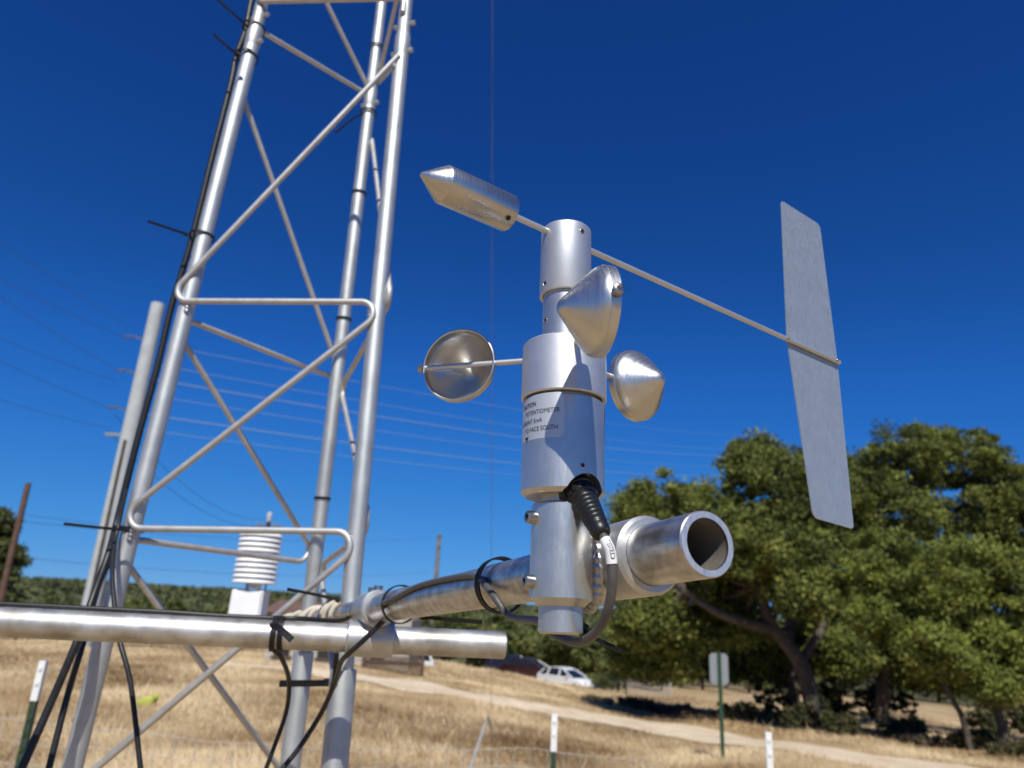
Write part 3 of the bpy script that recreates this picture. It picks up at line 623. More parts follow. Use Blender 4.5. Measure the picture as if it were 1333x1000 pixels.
t3, f3 = upright(572, 697, 60); tag(obj('steel_pole', MB().tube([f3, t3], [.20, .17], 14).lathe([(.0, .12), (.19, .06), (.21, 0), (.17, -.05)], Matrix.Translation(t3), 14), M['greywood'], None), 'plain dark grey pole rising above the boom at mid picture', 'pole')
t4 = at(37, 629, 42); f4 = at(-2, 792, 42); f4 = f4+(f4-t4)*.3
mbp = MB().tube([f4, t4], [.19, .155], 12); tag(obj('wooden_pole', mbp, M['rustwood'], None), 'leaning reddish brown wooden pole near the left edge', 'pole')

# ------------------------------------------------------------------ fence posts, wire fence, sign, cactus
def tpost(px, py, Y, label, tip=.125):
    tp = at(px, py, Y); foot = Vector((tp.x, tp.y, min(terrain(tp.x, tp.y)-.2, tp.z-1.3))); t = thing('fence_post', label, 'post', foot, group='steel T posts with white tips')
    def tsec(z0, z1):
        m = MB(); m.box((tp.x, tp.y, (z0+z1)/2), (.025, .004, z1-z0)); m.box((tp.x, tp.y+.018, (z0+z1)/2), (.004, .032, z1-z0)); return m
    m = tsec(foot.z, tp.z-tip)
    zz = foot.z+.3
    while zz < tp.z-tip-.03: m.box((tp.x, tp.y-.005, zz), (.012, .007, .012)); zz += .054
    obj('shaft', m, M['greenpaint'], t, smooth_=False)
    m = MB(); z0, z1 = tp.z-tip+.0005, tp.z; m.box((tp.x, tp.y, (z0+z1)/2), (.027, .0055, z1-z0)); m.box((tp.x, tp.y+.019, (z0+z1)/2), (.0055, .034, z1-z0)); m.box((tp.x, tp.y-.005, z1-.03), (.012, .007, .012)); m.box((tp.x, tp.y-.005, z1-.085), (.012, .007, .012))
    obj('tip', m, M['whitepaint'], t, smooth_=False); return tp
p1 = tpost(56, 860, 3.1, 'green steel fence post with white tip behind the hanging cables at the left', .15)
p2 = tpost(722, 929, 3.5, 'green steel fence post with white tip below the sensor', .155)
p3 = tpost(1000, 953, 3.3, 'green steel fence post with white tip under the oaks at lower right', .16)
fl = [at(-330, 905, 3.15)+Vector((0, .02, 0)), p1+Vector((0, .045, -.235)), p1.lerp(p2, .5)+Vector((0, .04, -.235)), p2+Vector((0, .045, -.16)), p3+Vector((0, .045, -.20)), at(1460, 1010, 3.1)+Vector((0, .03, -.1))]
fw = thing('wire_fence', 'low galvanised wire mesh fence across the dry grass below the tower', 'fence', (0, 3.3, 0))
mb = MB(); fs_ = spline(fl, 14)
for k in range(11):
    mb.tube([p-Vector((0, 0, .0735*k+.006*math.sin(i*.9+k))) for i, p in enumerate(fs_)], .0013, 5, False)
tot = 0; acc = 0
for a, b in zip(fs_, fs_[1:]):
    Ls = (b-a).length
    while acc < Ls:
        p = a.lerp(b, acc/Ls); mb.tube([p+Vector((0, 0, .0)), p-Vector((0, 0, .78))], .0012, 5, False); acc += .075
    acc -= Ls
obj('wire_mesh', mb, M['galv'], fw)
sb = ground_at(941, 990); SY = sb.y
st = at(935.5, 849, SY); sg = thing('road_sign', 'small blank backed road sign seen from behind on a green post', 'sign', sb)
obj('post', MB().box((sb.x, sb.y, (sb.z+st.z)/2-.1), (.06, .03, st.z-sb.z+.2)).box((sb.x-.022, sb.y-.02, (sb.z+st.z)/2-.1), (.012, .03, st.z-sb.z+.2)).box((sb.x+.022, sb.y-.02, (sb.z+st.z)/2-.1), (.012, .03, st.z-sb.z+.2)), M['signgreen'], sg, smooth_=False)
sw, shh = 22.5*SY/FPX, 36*SY/FPX; zc = at(936, 871, SY).z; q = .05
out = [(-sw/2+q, -shh/2), (sw/2-q, -shh/2), (sw/2, -shh/2+q), (sw/2, shh/2-q), (sw/2-q, shh/2), (-sw/2+q, shh/2), (-sw/2, shh/2-q), (-sw/2, -shh/2+q)]
obj('sign_panel', MB().slab([Vector((sb.x+a, sb.y+.03, zc+b)) for a, b in out], .004, (0, -1, 0)), M['signback'], sg, smooth_=False)
obj('bolt', MB().lathe([(0, .008), (.012, .008), (.012, 0)], frame((sb.x, sb.y-.016, zc+shh*.3), (0, -1, 0)), 8).lathe([(0, .008), (.012, .008), (.012, 0)], frame((sb.x, sb.y-.016, zc-shh*.3), (0, -1, 0)), 8), M['steel'], sg)
# prickly pear
cg = ground_at(186, 922); ct = thing('prickly_pear', 'small yellow green prickly pear in the dry grass left of the brace', 'cactus', cg)
s = cg.y/FPX*.8
for (dx, dz, rx, rz, an) in ((2, 8, 11, 8, .3), (12, 13, 9, 6, .7), (-9, 5, 7, 5, -.5), (17, 17, 5, 4, .9)):
    Mp = Matrix.Translation(cg+Vector((dx*s, random.uniform(-.05, .05), dz*s))) @ Matrix.Rotation(-an, 4, 'Y') @ Matrix.Diagonal((rx*s, rx*s*.25, rz*s, 1))
    obj('pad', MB().lathe([(math.sin(math.pi*i/10)*(1-.12*math.cos(math.pi*i/10)), -math.cos(math.pi*i/10)) for i in range(11)], Mp, 18), M['cactus'], ct)
# guy wire and its stake
ga = at(641.5, -420, 2.4); gb = at(639.5, 1004, 6.2); gb2 = gb+(gb-ga).normalized()*.3
tag(obj('guy_wire', MB().tube([ga, gb2], .0017, 6), M['greywood'], None), 'thin steel guy wire dropping straight down left of the sensor', 'wire')
s0, s1 = at(612, 1002, 6.0), at(632, 941, 6.0); s0 = s0-(s1-s0)*.4
tag(obj('wooden_stake', MB().tube([s0, s1], [.015, .012], 8), M['galv'], None), 'thin pale stake leaning in the grass beside the guy wire', 'stake')
am = at(637, 941, 6.0); tag(obj('wire_turnbuckle', MB().tube([am+Vector((-.01, 0, .05)), am+Vector((-.012, 0, .03)), am+Vector((.005, 0, 0)), am+Vector((.012, 0, -.04))], [.007, .013, .012, .005], 8), M['greywood'], None), 'small grey turnbuckle on the guy wire at the tip of the stake', 'turnbuckle')

# ------------------------------------------------------------------ lattice tower
TS = 1.085
TC = Vector((-.35245*TS, 1.10072*TS, 0)); TR0, TK, TPH = .19186*TS, .03243, R_(203.19); LR = .0254/2*1.07
def legpt(i, z):                       # z above eye level; i: 0 left, 1 right, 2 back
    r = TR0-TK*z; a = TPH+i*2*math.pi/3; return Vector((TC.x+r*math.cos(a), TC.y+r*math.sin(a), EYE+z))
def legz(i, py):
    lo, hi = -.7, 3.
    for _ in range(45):
        m = (lo+hi)/2
        if proj(legpt(i, m))[1] > py: lo = m
        else: hi = m
    return lo
def legy(i, py): return legpt(i, legz(i, py))
tw = thing('lattice_tower', 'three legged aluminium lattice tower with bent rod bracing at the left', 'tower', (TC.x, TC.y, 0))
for i in range(3):
    a, b = legpt(i, -1.72), legpt(i, 2.6); dz = (b-a)
    zj = legz(i, [48, 60, 128][i])
    mb = MB().tube([a, legpt(i, zj)], LR, 24); mb.tube([legpt(i, zj), b], LR*.90, 24)
    Mj = frame(legpt(i, zj), dz); mb.lathe([(LR*.9, -.03), (LR*1.07, -.022), (LR*1.10, .0), (LR*1.06, .02), (LR*.9, .03)], Mj, 24)
    lg = obj('leg', mb, M['tower'], tw)
    if i: obj('leg_sleeve', MB().lathe([(LR+.0002, -1.2), (LR*1.34, -1.199), (LR*1.34, -.003), (LR*1.3, 0), (LR+.0002, .001)], frame(legpt(i, -.085), dz), 32), M['tower'], lg)
    for s_ in ((-.016,), (.05,)):
        c = legpt(i, zj+s_[0]); w = Vector((.9, -.35, 0)).normalized() if i != 1 else Vector((.75, -.3, 0)).normalized()
        obj('bolt', MB().lathe([(0, .030), (.005, .030), (.0055, .026), (.0055, .019), (.0035, .019), (.0035, -.02), (.006, -.02), (.006, -.026), (0, -.026)], frame(c, w) @ Matrix.Scale(.8, 4), 6), M['fitting'], lg)
BR = .0095/2*1.07
def outn(i, j):                        # outward normal of the face between legs i and j
    m = (legpt(i, 0)+legpt(j, 0))/2-TC; m.z = 0; return m.normalized()
def brace(i, j, seq, ext=.033, r=.022, trim=True):
    """seq of (leg, picture row); ends stay on the leg, inner points turn in a loop past the leg"""
    n = outn(i, j)*(LR*.72+BR); pts = []
    for k, (l, py) in enumerate(seq):
        p = legy(l, py); o = legpt(j if l == i else i, legz(l, py)); d = (p-o).normalized(); e = ext if 0 < k < len(seq)-1 else 0.0
        pts.append(p+n+d*e)
    return obj('brace_rod', MB().tube(fillet(pts, r, 10), BR, 12), M['brace'], tw)
brace(0, 1, [(0, 1040), (1, 693), (0, 690), (1, 398), (0, 397), (1, 80)])
brace(0, 1, [(1, 24), (1, 6), (0, 10), (0, -8)], .0, .012)
brace(0, 2, [(2, 1010), (0, 700), (2, 733), (0, 410), (2, 490), (0, 105)], .028)
brace(0, 2, [(0, 30), (2, 118), (0, -120)], .02, .016)
brace(1, 2, [(1, 1000), (2, 735), (1, 690), (2, 500), (1, 395), (2, 180)], .026)
brace(1, 2, [(1, 60), (2, 100), (1, -160)], .02, .016)
for l, py, s_ in ((0, 398, 0), (0, 690, 0), (1, 404, 1), (1, 700, 1), (1, 84, 1)):       # weld blobs where rods meet legs
    p = legy(l, py); n = outn(0, 1)*(LR*.9)+Vector((-.008 if s_ else .008, 0, -.004))
    mb = MB(); 
    for k in range(4): mb.lathe([(0, -.0045), (.004, -.002), (.0045, 0), (.004, .002), (0, .0045)], Matrix.Translation(p+n+Vector((0, 0, -.011+.0065*k))), 8)
    obj('weld', mb, M['weld'], tw)

# ------------------------------------------------------------------ crossarm, boom, crossover clamp
PR = .0167
zA = EYE-.0375; dA = ray(0, 807.5); P1a = Vector(CAM+dA*((zA-EYE)/dA[2])); P1b0 = at(657, 841, .975)
P1a = Vector((-.5718, .8669, zA)); P1b = Vector((.0080, .9790, zA-.0012)); d1 = (P1b-P1a).normalized(); P1a = P1a-d1*.5
A2 = at(484, 794, .955); B2 = at(921, 708, .36); d2 = (B2-A2).normalized(); E2 = A2-d2*1.40
L2 = (B2-E2).length
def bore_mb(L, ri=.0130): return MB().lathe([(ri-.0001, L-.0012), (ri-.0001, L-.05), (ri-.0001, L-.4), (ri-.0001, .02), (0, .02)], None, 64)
def pipe_mb(L, r=PR, ri=.0130):
    return MB().lathe([(ri, 0), (r-.0006, 0), (r, .0006), (r, L*.25), (r, L*.5), (r, L*.75), (r, L-.0006), (r-.0006, L), (ri, L), (ri, L-.0005), (ri, L*.5)], None, 64, closed=True)
obj_p1 = obj('crossarm_pipe', pipe_mb((P1b-P1a).length), M['pipe'], None, frame(P1a, d1)); tag(obj_p1, 'long horizontal aluminium pipe crossing in front of the tower legs', 'pipe')
bt = thing('boom_pipe', 'aluminium boom pipe reaching from the tower to its open sawn end at the right', 'pipe', M=frame(E2, d2))
obj('tube', pipe_mb(L2), M['boom'], bt, frame(E2, d2))
obj('bore', bore_mb(L2), M['bore'], bt, frame(E2, d2))
obj('sawn_end', MB().lathe([(.0130, -.001), (.0130, .0004), (.0161, .0004), (.0161, -.001)], None, 64), M['cut'], bt, frame(B2, d2))
nB = d1.cross(d2).normalized(); nB = nB if nB.z > 0 else -nB
Mq = np.array([list(d1), [-q for q in d2], list(nB)]).T; tt = np.linalg.solve(Mq, np.array(A2-P1a)); CX = P1a+d1*tt[0]; CY = A2+d2*tt[1]
xo = thing('crossover_clamp', 'cast aluminium crossover clamp joining the boom to the crossarm pipe', 'clamp', CX)
def collar(c, d, L, ro, ri=PR+.0002): return MB().lathe([(ri, -L/2), (ro-.002, -L/2), (ro, -L/2+.002), (ro, L/2-.002), (ro-.002, L/2), (ri, L/2)], frame(c, d), 48, closed=True)
obj('pipe_collar', collar(CX, d1, .058, .0215), M['fitting'], xo); obj('boom_collar', collar(CY, d2, .056, .0225), M['fitting'], xo)
obj('saddle', MB().tube([CX.lerp(CY, .36), CX.lerp(CY, .64)], .017, 24), M['fitting'], xo)
for q in (-.014, .014):
    obj('set_screw', MB().lathe([(.0, .004), (.0035, .0055), (.0058, .0055), (.0058, -.002)], frame(CY+d2*q+nB*.0225, nB), 12), M['steel'], xo)

# ------------------------------------------------------------------ mast frame of the sensor
def boom_pt(px):
    lo, hi = 0., 1.
    for _ in range(45):
        m = (lo+hi)/2
        if proj(E2.lerp(B2, m))[0] < px: lo = m
        else: hi = m
    return E2.lerp(B2, lo)
Y0 = .41492; Pb = at(729.5, 826, Y0); Pt = at(737, 301, Y0+.006); ax = (Pt-Pb).normalized()
MM = frame(Pb, ax, (1, 0, 0))
def mz(py):
    lo, hi = -.1, .5
    for _ in range(45):
        m = (lo+hi)/2
        if proj(Pb+ax*m)[1] > py: lo = m
        else: hi = m
    return lo
def mpx(px_half, z): return px_half*proj(Pb+ax*z)[2]/FPX
def onplane(px, py, z):               # point of the plane square to the mast at local height z
    d = Vector(ray(px, py)); O = Pb+ax*z; C0 = Vector(CAM); return C0+d*((O-C0).dot(ax)/d.dot(ax))
def loc(x, y, z): return MM @ Vector((x, y, z))
# bracket: collar on the boom, sleeve, weld, screws
hb = (boom_pt(733)-Pb); zc = hb.dot(ax); OC = Pb+ax*zc
tb = ((OC-E2).dot(d2)); CB = E2+d2*tb
bk = thing('mounting_bracket', 'welded aluminium bracket holding the sensor against the boom pipe', 'bracket', Pb)
zs0, zs1 = mz(790), mz(658); rS = .0180
obj('sleeve', MB().lathe([(.0128, zs0), (rS-.0048, zs0), (rS, zs0+.0042), (rS, zs1-.0012), (rS-.0012, zs1), (.0128, zs1)], None, 64, closed=True), M['sleeve'], bk, MM)
obj('collar', collar(CB+d2*.004, d2, .056, .0220), M['fitting'], bk)
gap = (CB-OC); gl = gap.length; gd = gap.normalized(); pts = []; rad_ = []
for k in range(161):
    a = 2*math.pi*k/160; pts.append(OC+gd*(gl*.47)+(ax*math.cos(a)*.0250+gd.cross(ax)*math.sin(a)*.0095)); rad_.append(.0042+.0004*math.sin(k*1.15)+.0003*math.sin(k*.33))
mb = MB().tube(pts, rad_, 14)
obj('weld_bead', mb, M['weld'], bk)
obj('web', MB().lathe([(.0085, gl*.25), (.0085, gl*.7)], frame(OC, gd, ax) @ Matrix.Diagonal((3.0, 1, 1, 1)), 32), M['sleeve'], bk)
for py, an in ((678, 205), (760, 203)):
    z = mz(py); a = R_(an); dr = (MM.to_3x3() @ Vector((math.cos(a), math.sin(a), 0))); p = loc(rS*math.cos(a), rS*math.sin(a), z)
    s_ = obj('screw', MB().lathe([(.0019, .0052), (.0030, .0052), (.0037, .0045), (.0037, -.0005)], frame(p, dr), 24).lathe([(.0019, .0052), (.0019, .0030), (0, .0030)], frame(p, dr), 6), M['steel'], bk)
    obj('shade_disc', MB().lathe([(0, .00315), (.0018, .00315), (.0018, .0029)], frame(p, dr), 6), M['holeshade'], s_)  # dark disc paints the shade at the bottom of the hex recess

# ------------------------------------------------------------------ wind sensor
ws = thing('wind_sensor', 'silver combined wind vane and three cup anemometer on the boom', 'wind sensor', M=MM)
zb0, zb1 = mz(649), mz(528); rB = .0247
body = MB().lathe([(0, 0), (.0112, 0), (.0124, .0012), (.0124, zb0+.001), (rB-.003, zb0), (rB, zb0+.0025), (rB, zb1-.0006), (rB-.0006, zb1), (rB-.0030, zb1), (rB-.0030, zb1+.004), (0, zb1+.004)], None, 96)
def cut_notch(o, cutter_mb, Mcut):
    me = bpy.data.meshes.new('cut'); me.from_pydata([tuple(v) for v in cutter_mb.v], [], cutter_mb.f); c = bpy.data.objects.new('cut', me); col.objects.link(c); c.matrix_world = Mcut
    md = o.modifiers.new('b', 'BOOLEAN'); md.operation = 'DIFFERENCE'; md.object = c; md.solver = 'EXACT'
    bpy.context.view_layer.update(); dg = bpy.context.evaluated_depsgraph_get(); nm = bpy.data.meshes.new_from_object(o.evaluated_get(dg))
    o.modifiers.clear(); o.data = nm; bpy.data.objects.remove(c); nm.polygons.foreach_set('use_smooth', [True]*len(nm.polygons)); nm.set_sharp_from_angle(angle=R_(30))
bo = obj('body', body, M['anod'], ws, MM)
CA = R_(-58); cdir = Vector((math.cos(CA)*.60, math.sin(CA)*.60, -.80)).normalized(); cst = Vector((math.cos(CA)*.0135, math.sin(CA)*.0135, zb0+.0060))
cut_notch(bo, MB().lathe([(0, -.005), (.0100, -.005), (.0190, .03), (0, .03)], None, 64), MM @ frame(cst, cdir))
zs_, zt_ = mz(524), mz(453); rK = .0262
obj('cup_hub', MB().lathe([(rB-.0026, zs_+.004), (rB-.0010, zs_), (rK-.0008, zs_), (rK, zs_+.0008), (rK, zt_-.0012), (rK-.0012, zt_), (.010, zt_), (.010, zt_-.005)], None, 96), M['blasted'], ws, MM)
zn0, zn1 = zt_-.004, mz(388)+.004; obj('neck', MB().lathe([(.0143, zn0), (.0143, (zn0+zn1)/2), (.0143, zn1)], None, 64), M['anod'], ws, MM)
zc0, zc1 = mz(389), mz(302); rC = .0167
obj('vane_hub', MB().lathe([(0, zc0+.002), (rC-.0025, zc0+.002), (rC-.002, zc0), (rC-.0005, zc0), (rC, zc0+.0008), (rC, zc1-.0012), (rC-.0012, zc1), (0, zc1)], None, 80), M['blasted'], ws, MM)
def screw_at(px, py, r_surf, rad, name='set_screw', parent=ws):
    # where the sight line meets the cylinder of radius r_surf about the mast
    inv = MM.inverted(); o = inv @ Vector(CAM); d = (inv.to_3x3() @ Vector(ray(px, py))); a = d.x**2+d.y**2; b = 2*(o.x*d.x+o.y*d.y); c = o.x**2+o.y**2-r_surf**2
    t = (-b-math.sqrt(max(0, b*b-4*a*c)))/(2*a); p = o+d*t; nr = Vector((p.x, p.y, 0)).normalized()
    s_ = obj(name, MB().lathe([(rad, -.001), (rad, .0001), (rad*.82, .0003), (rad*.74, .0001)], MM @ frame(p, nr), 20), M['steel'], parent)
    obj('shade_disc', MB().lathe([(0, .00008), (rad*.78, .00008), (rad*.78, -.0006)], MM @ frame(p, nr), 12), M['holeshade'], s_)  # flat dark disc paints the shade of the screw hole
for px, py, r_, rr in ((758, 301, rC, .0019), (709.5, 369, rC, .0018), (710, 417, .0143, .0019), (758.5, 606, rB, .0015)): screw_at(px, py, r_, rr)
# sticker with its wording, bent round the body
def bend(u, z, r): return Vector((r*math.sin(u/r), -r*math.cos(u/r), z))
def u_of(px, z):                     # arc length on the body for a picture column
    half = rB*FPX/proj(Pb+ax*z)[2]; cx_ = proj(Pb+ax*z)[0]; return rB*math.asin(max(-.999, min(.999, (px-cx_)/half)))
zc_t = mz(527); zc_b = mz(583)
u1 = u_of(730, .115); u0 = -.044; mb = MB(); n = 28
pts = []
for k in range(n+1):
    u = u0+(u1-u0)*k/n; cut = max(0, (u-(u1-.003)))/.003; e = .003*(1-math.sqrt(max(0, 1-cut**2)))
    pts.append((u, zc_b+e, zc_t-e))
mb.v = [bend(u, z, rB+.00012) for u, a, b in pts for z in (a, b)]; mb.f = [(2*k, 2*k+2, 2*k+3, 2*k+1) for k in range(n)]
stk = obj('sticker', mb, M['label'], bo, MM)
def words(s, size, uright, zbase, parent, r=rB+.0003):
    cu = bpy.data.curves.new('t', 'FONT'); cu.body = s; cu.size = size; cu.align_x = 'RIGHT'; cu.resolution_u = 3; cu.offset = .00006 if s == 'CAUTION' else .0
    o = bpy.data.objects.new('t', cu); col.objects.link(o); bpy.context.view_layer.update()
    me = bpy.data.meshes.new_from_object(o.evaluated_get(bpy.context.evaluated_depsgraph_get())); bpy.data.objects.remove(o)
    mb = MB(); mb.v = [bend(uright+v.co.x*.86, zbase+v.co.y, r) for v in me.vertices]; mb.f = [tuple(p.vertices) for p in me.polygons]
    return obj('lettering', mb, M['ink'], parent, MM, smooth_=False)
ts = .0038
zL = [mz(y) for y in (541, 551.5, 562.5, 573)]
for s_, px, z in (('CAUTION', 696, zL[0]), ('POTENTIOMETER', 724.5, zL[1]), ('CURRENT 5mA', 703, zL[2]), ('TO FACE SOUTH', 722, zL[3])): words(s_, ts, u_of(px, z), z, stk)
za = mz(578); ua = u_of(685, za); mb = MB(); mb.v = [bend(ua-.0022, za, rB+.0003), bend(ua+.0022, za, rB+.0003), bend(ua, za-.0026, rB+.0003)]; mb.f = [(0, 2, 1)]; obj('arrow', mb, M['ink'], stk, MM, smooth_=False)
# narrow side sticker at the right edge
mb = MB(); mb2 = MB(); za, zb = mz(578), mz(530)
for k in range(9):
    u = .0345+.012*k/8; mb.v += [bend(u, za, rB+.00012), bend(u, zb, rB+.00012)]
    u = .036+.007*k/8; mb2.v += [bend(u, zb-.010, rB+.0003), bend(u, zb-.002, rB+.0003)]
mb.f = [(2*k, 2*k+2, 2*k+3, 2*k+1) for k in range(8)]; mb2.f = list(mb.f)
s2 = obj('sticker', mb, M['label'], bo, MM); obj('printed_block', mb2, M['ink'], s2, MM)
# cups
zh = .1640; RT_ = .0982
prof = [(0, .0030), (.0018, .0032), (.0036, .0040), (.0054, .0055), (.0080, .0080), (.0205, .0190), (.0228, .0212), (.0242, .0234), (.0246, .0250), (.0250, .0252), (.0250, .0300), (.0244, .0304), (.0238, .0300), (.0238, .0252), (.0232, .0236), (.0196, .0194), (.0074, .0088), (.0050, .0066), (.0030, .0050), (0, .0042)]
for an in (162.0, -79.0, 41.5):
    a = R_(an); rd = Vector((math.cos(a), math.sin(a), 0)); op = Vector((-math.sin(a), math.cos(a), 0)); cc = rd*.0705+Vector((0, 0, zh))
    ar = obj('cup_arm', MB().tube([MM @ (rd*(rK-.004)+Vector((0, 0, zh))), MM @ (rd*RT_+Vector((0, 0, zh)))], .0018, 16), M['rod'], ws)
    obj('tip', MB().lathe([(.0018, -.0010), (.0030, -.0008), (.0030, .0022), (.0022, .0028), (.0013, .0028), (.0013, .0010), (0, .0010)], MM @ frame(rd*(RT_-.0012)+Vector((0, 0, zh)), rd), 20), M['steel'], ar)
    obj('cup', MB().lathe(prof, None, 72), M['spun'], ws, MM @ frame(cc-op*.0272, op))
# flat dark disc painting the shade of the hub slot where the arm enters
a = R_(-79+4); p = Vector((rK*math.cos(a), rK*math.sin(a), zh+.002))
obj('arm_shade_disc', MB().lathe([(0, .00012), (.0030, .00012), (.0030, -.0006)], MM @ frame(p, Vector((p.x, p.y, 0))), 20), M['holeshade'], ws)
# vane rod, counterweight, tail
zr = mz(312); RA = R_(35.95); rd = Vector((math.cos(RA), math.sin(RA), 0)); perp = Vector((math.sin(RA), -math.cos(RA), 0))
rod = obj('vane_rod', MB().tube([loc(*(rd*-.045+Vector((0, 0, zr)))), loc(*(rd*.3368+Vector((0, 0, zr))))], .00200, 16), M['rod'], ws)
cw0 = .1130; cwe = .0472; rW = .0118
def cwp(t): return rd*-t+Vector((0, 0, zr))
cwl = cw0-cwe
obj('counterweight', MB().lathe([(0, .0008), (.0012, .0012), (rW-.0002, .0165), (rW, .0170), (rW, cwl-.0016), (rW-.0004, cwl-.0006), (rW-.0016, cwl), (.0019, cwl)], None, 64), M['turned'], ws, MM @ frame(cwp(cw0), rd))
cwo = [o for o in ws.children if o.name.startswith('counterweight')][0]
sn = (MM.to_3x3().inverted() @ (Vector(CAM)-loc(*cwp(cwe+.008)))); sn = sn-rd*sn.dot(rd); sn = (sn.normalized()*.96+Vector((0, 0, -.28))); sn = (sn-rd*sn.dot(rd)).normalized()
ps = cwp(cwe+.0062)+sn*rW
ss = obj('set_screw', MB().lathe([(.0021, -.001), (.0021, .0002), (.0017, .0003), (.0015, .0001)], MM @ frame(ps, sn), 20), M['steel'], cwo); obj('shade_disc', MB().lathe([(0, .0002), (.0016, .0002), (.0016, -.0006)], MM @ frame(ps, sn), 12), M['holeshade'], ss)  # dark disc on the counterweight paints its screw hole's shade
def onvane(px, py):
    n = MM.to_3x3() @ perp; o = loc(0, 0, zr); C0 = Vector(CAM); d = Vector(ray(px, py)); return C0+d*((o-C0).dot(n)/d.dot(n)) - n*.0028
vc = [(1020, 259.5), (1070, 291.5), (1093, 468), (1115, 688.5), (1062.5, 673.5), (1028, 440)]
vp = [onvane(*q) for q in vc]; vpts = []
for i, rr in enumerate((.004, .006, 0, .004, .007, .03)):
    a, p, b = vp[i-1], vp[i], vp[(i+1) % 6]
    if rr == 0: vpts.append(p); continue
    vpts += fillet([a, p, b], rr, 6)[1:-1]
vn = MM.to_3x3() @ perp; vo = loc(*(rd*.24+Vector((0, 0, zr)))); Mv = frame(vo, ax, MM.to_3x3() @ rd)
mb = MB().slab([Mv.inverted() @ p for p in vpts], .0011, Mv.to_3x3().inverted() @ vn)
tv = obj('tail_vane', mb, M['vane'], ws, Mv, sharp=20)
for t in (.252, .330):
    p = rd*t+Vector((0, 0, zr))+perp*.0019; obj('rivet', MB().lathe([(0, .0009), (.0011, .0007), (.0016, 0), (.0016, -.003)], MM @ frame(p, perp), 14), M['steel'], tv)

# ------------------------------------------------------------------ sensor cable and plug
sc_t = thing('sensor_cable', 'grey sensor cable with black plug looping under the sensor and along the boom', 'cable', M=MM)
pf = MM @ frame(cst, cdir)
pl = [(0, -.002), (.0082, -.002), (.0086, 0), (.0086, .004), (.0080, .0045), (.0080, .006), (.0086, .0065), (.0086, .0115), (.0076, .0125)]
for k in range(7):
    z = .0135+k*.0033; r = .0077-.00028*k; pl += [(r*.94, z), (r, z+.0007), (r, z+.0022), (r*.94, z+.0029)]
pl += [(.0056, .0375), (.0058, .0385), (.0054, .0430), (.0042, .0445), (.0030, .0448)]
pl = [(r, z*.86) for r, z in pl]
plug = obj('plug', MB().lathe(pl, None, 40), M['blackplastic'], sc_t, pf)
mb = MB()
for k in range(14):
    a = 2*math.pi*k/14; mb.box((0, 0, 0), (.0010, .0018, .004), Matrix.Translation((.0086*math.cos(a), .0086*math.sin(a), .0077)) @ Matrix.Rotation(a, 4, 'Z'))
obj('grip', mb, M['blackplastic'], plug, pf, smooth_=False)
pe = pf @ Vector((0, 0, .0375)); pd = (pf.to_3x3() @ Vector((0, 0, 1)))
def boom_side(px, th, lift=0.0):
    p = boom_pt(px); left = Vector((-d2.y, d2.x, 0)).normalized(); left = left if left.x < 0 else -left; up = d2.cross(left); up = up if up.z > 0 else -up
    return p+(up*math.cos(th)+left*math.sin(th))*(PR+.0026+lift)
ypl = pe.y
cab = [pe-pd*.004, pe+pd*.006, at(795, 722, ypl-.004), at(797, 758, ypl-.002), at(791, 795, ypl+.005), at(776, 823, ypl+.02), at(752, 836, ypl+.04), at(722, 826, ypl+.062), at(706, 810, .462), boom_side(690, R_(150), .012), boom_side(677, R_(122), .005), boom_side(664, R_(98), .002),
       boom_side(654, R_(82)), boom_side(640, R_(68)), boom_side(615, R_(60)), boom_side(585, R_(56)), boom_side(560, R_(60)), boom_side(540, R_(78)), boom_side(524, R_(92), .003)]
cs = spline(cab, 8)
obj('jacket', MB().tube(cs, .0026, 14), M['greycable'], sc_t)
tailp = [boom_side(524, R_(92), .003), at(505, 800, .885), at(478, 829, .895), at(455, 850, .91), at(444, 862, .94), at(437, 885, .99), at(420, 925, 1.03), at(392, 970, 1.03), at(366, 1004, 1.02), at(330, 1060, 1.0)]
obj('jacket', MB().tube(spline(tailp, 8), .0033, 12), M['rubber'], sc_t)
# white marker sleeve reading TESTED
i0 = min(range(len(cs)), key=lambda i: abs(proj(cs[i])[1]-701)+abs(proj(cs[i])[0]-790)); i1 = min(range(len(cs)), key=lambda i: abs(proj(cs[i])[1]-733)+abs(proj(cs[i])[0]-796))
ma, mb_ = cs[i0], cs[i1]; mdir = (mb_-ma); ml = mdir.length; mdir.normalize()
msl = obj('marker_sleeve', MB().tube(cs[i0:i1+1], .0030, 24), M['white'], sc_t)
cu = bpy.data.curves.new('t', 'FONT'); cu.body = 'TESTED'; cu.size = .0036; cu.align_x = 'CENTER'; o_ = bpy.data.objects.new('t', cu); col.objects.link(o_); bpy.context.view_layer.update()
me_ = bpy.data.meshes.new_from_object(o_.evaluated_get(bpy.context.evaluated_depsgraph_get())); bpy.data.objects.remove(o_)
toc = (Vector(CAM)-ma); toc = (toc-mdir*toc.dot(mdir)).normalized(); sidev = mdir.cross(toc); mbx = MB(); r_ = .00325
wid = max(v.co.x for v in me_.vertices)-min(v.co.x for v in me_.vertices); k_ = ml*.86/wid
def on_cable(t):
    t = max(0, min(1, t))*(i1-i0); k = min(i1-i0-1, int(t)); return cs[i0+k].lerp(cs[i0+k+1], t-k)
lsign = -1 if (RC[0] @ np.array(sidev)) > 0 else 1
for v in me_.vertices:
    u = (v.co.y-.0012)/r_+.35; s_ = .5+(v.co.x*k_)/ml
    mbx.v.append(on_cable(s_)+toc*math.cos(u)*r_ + sidev*(-lsign)*math.sin(u)*r_*1.0)
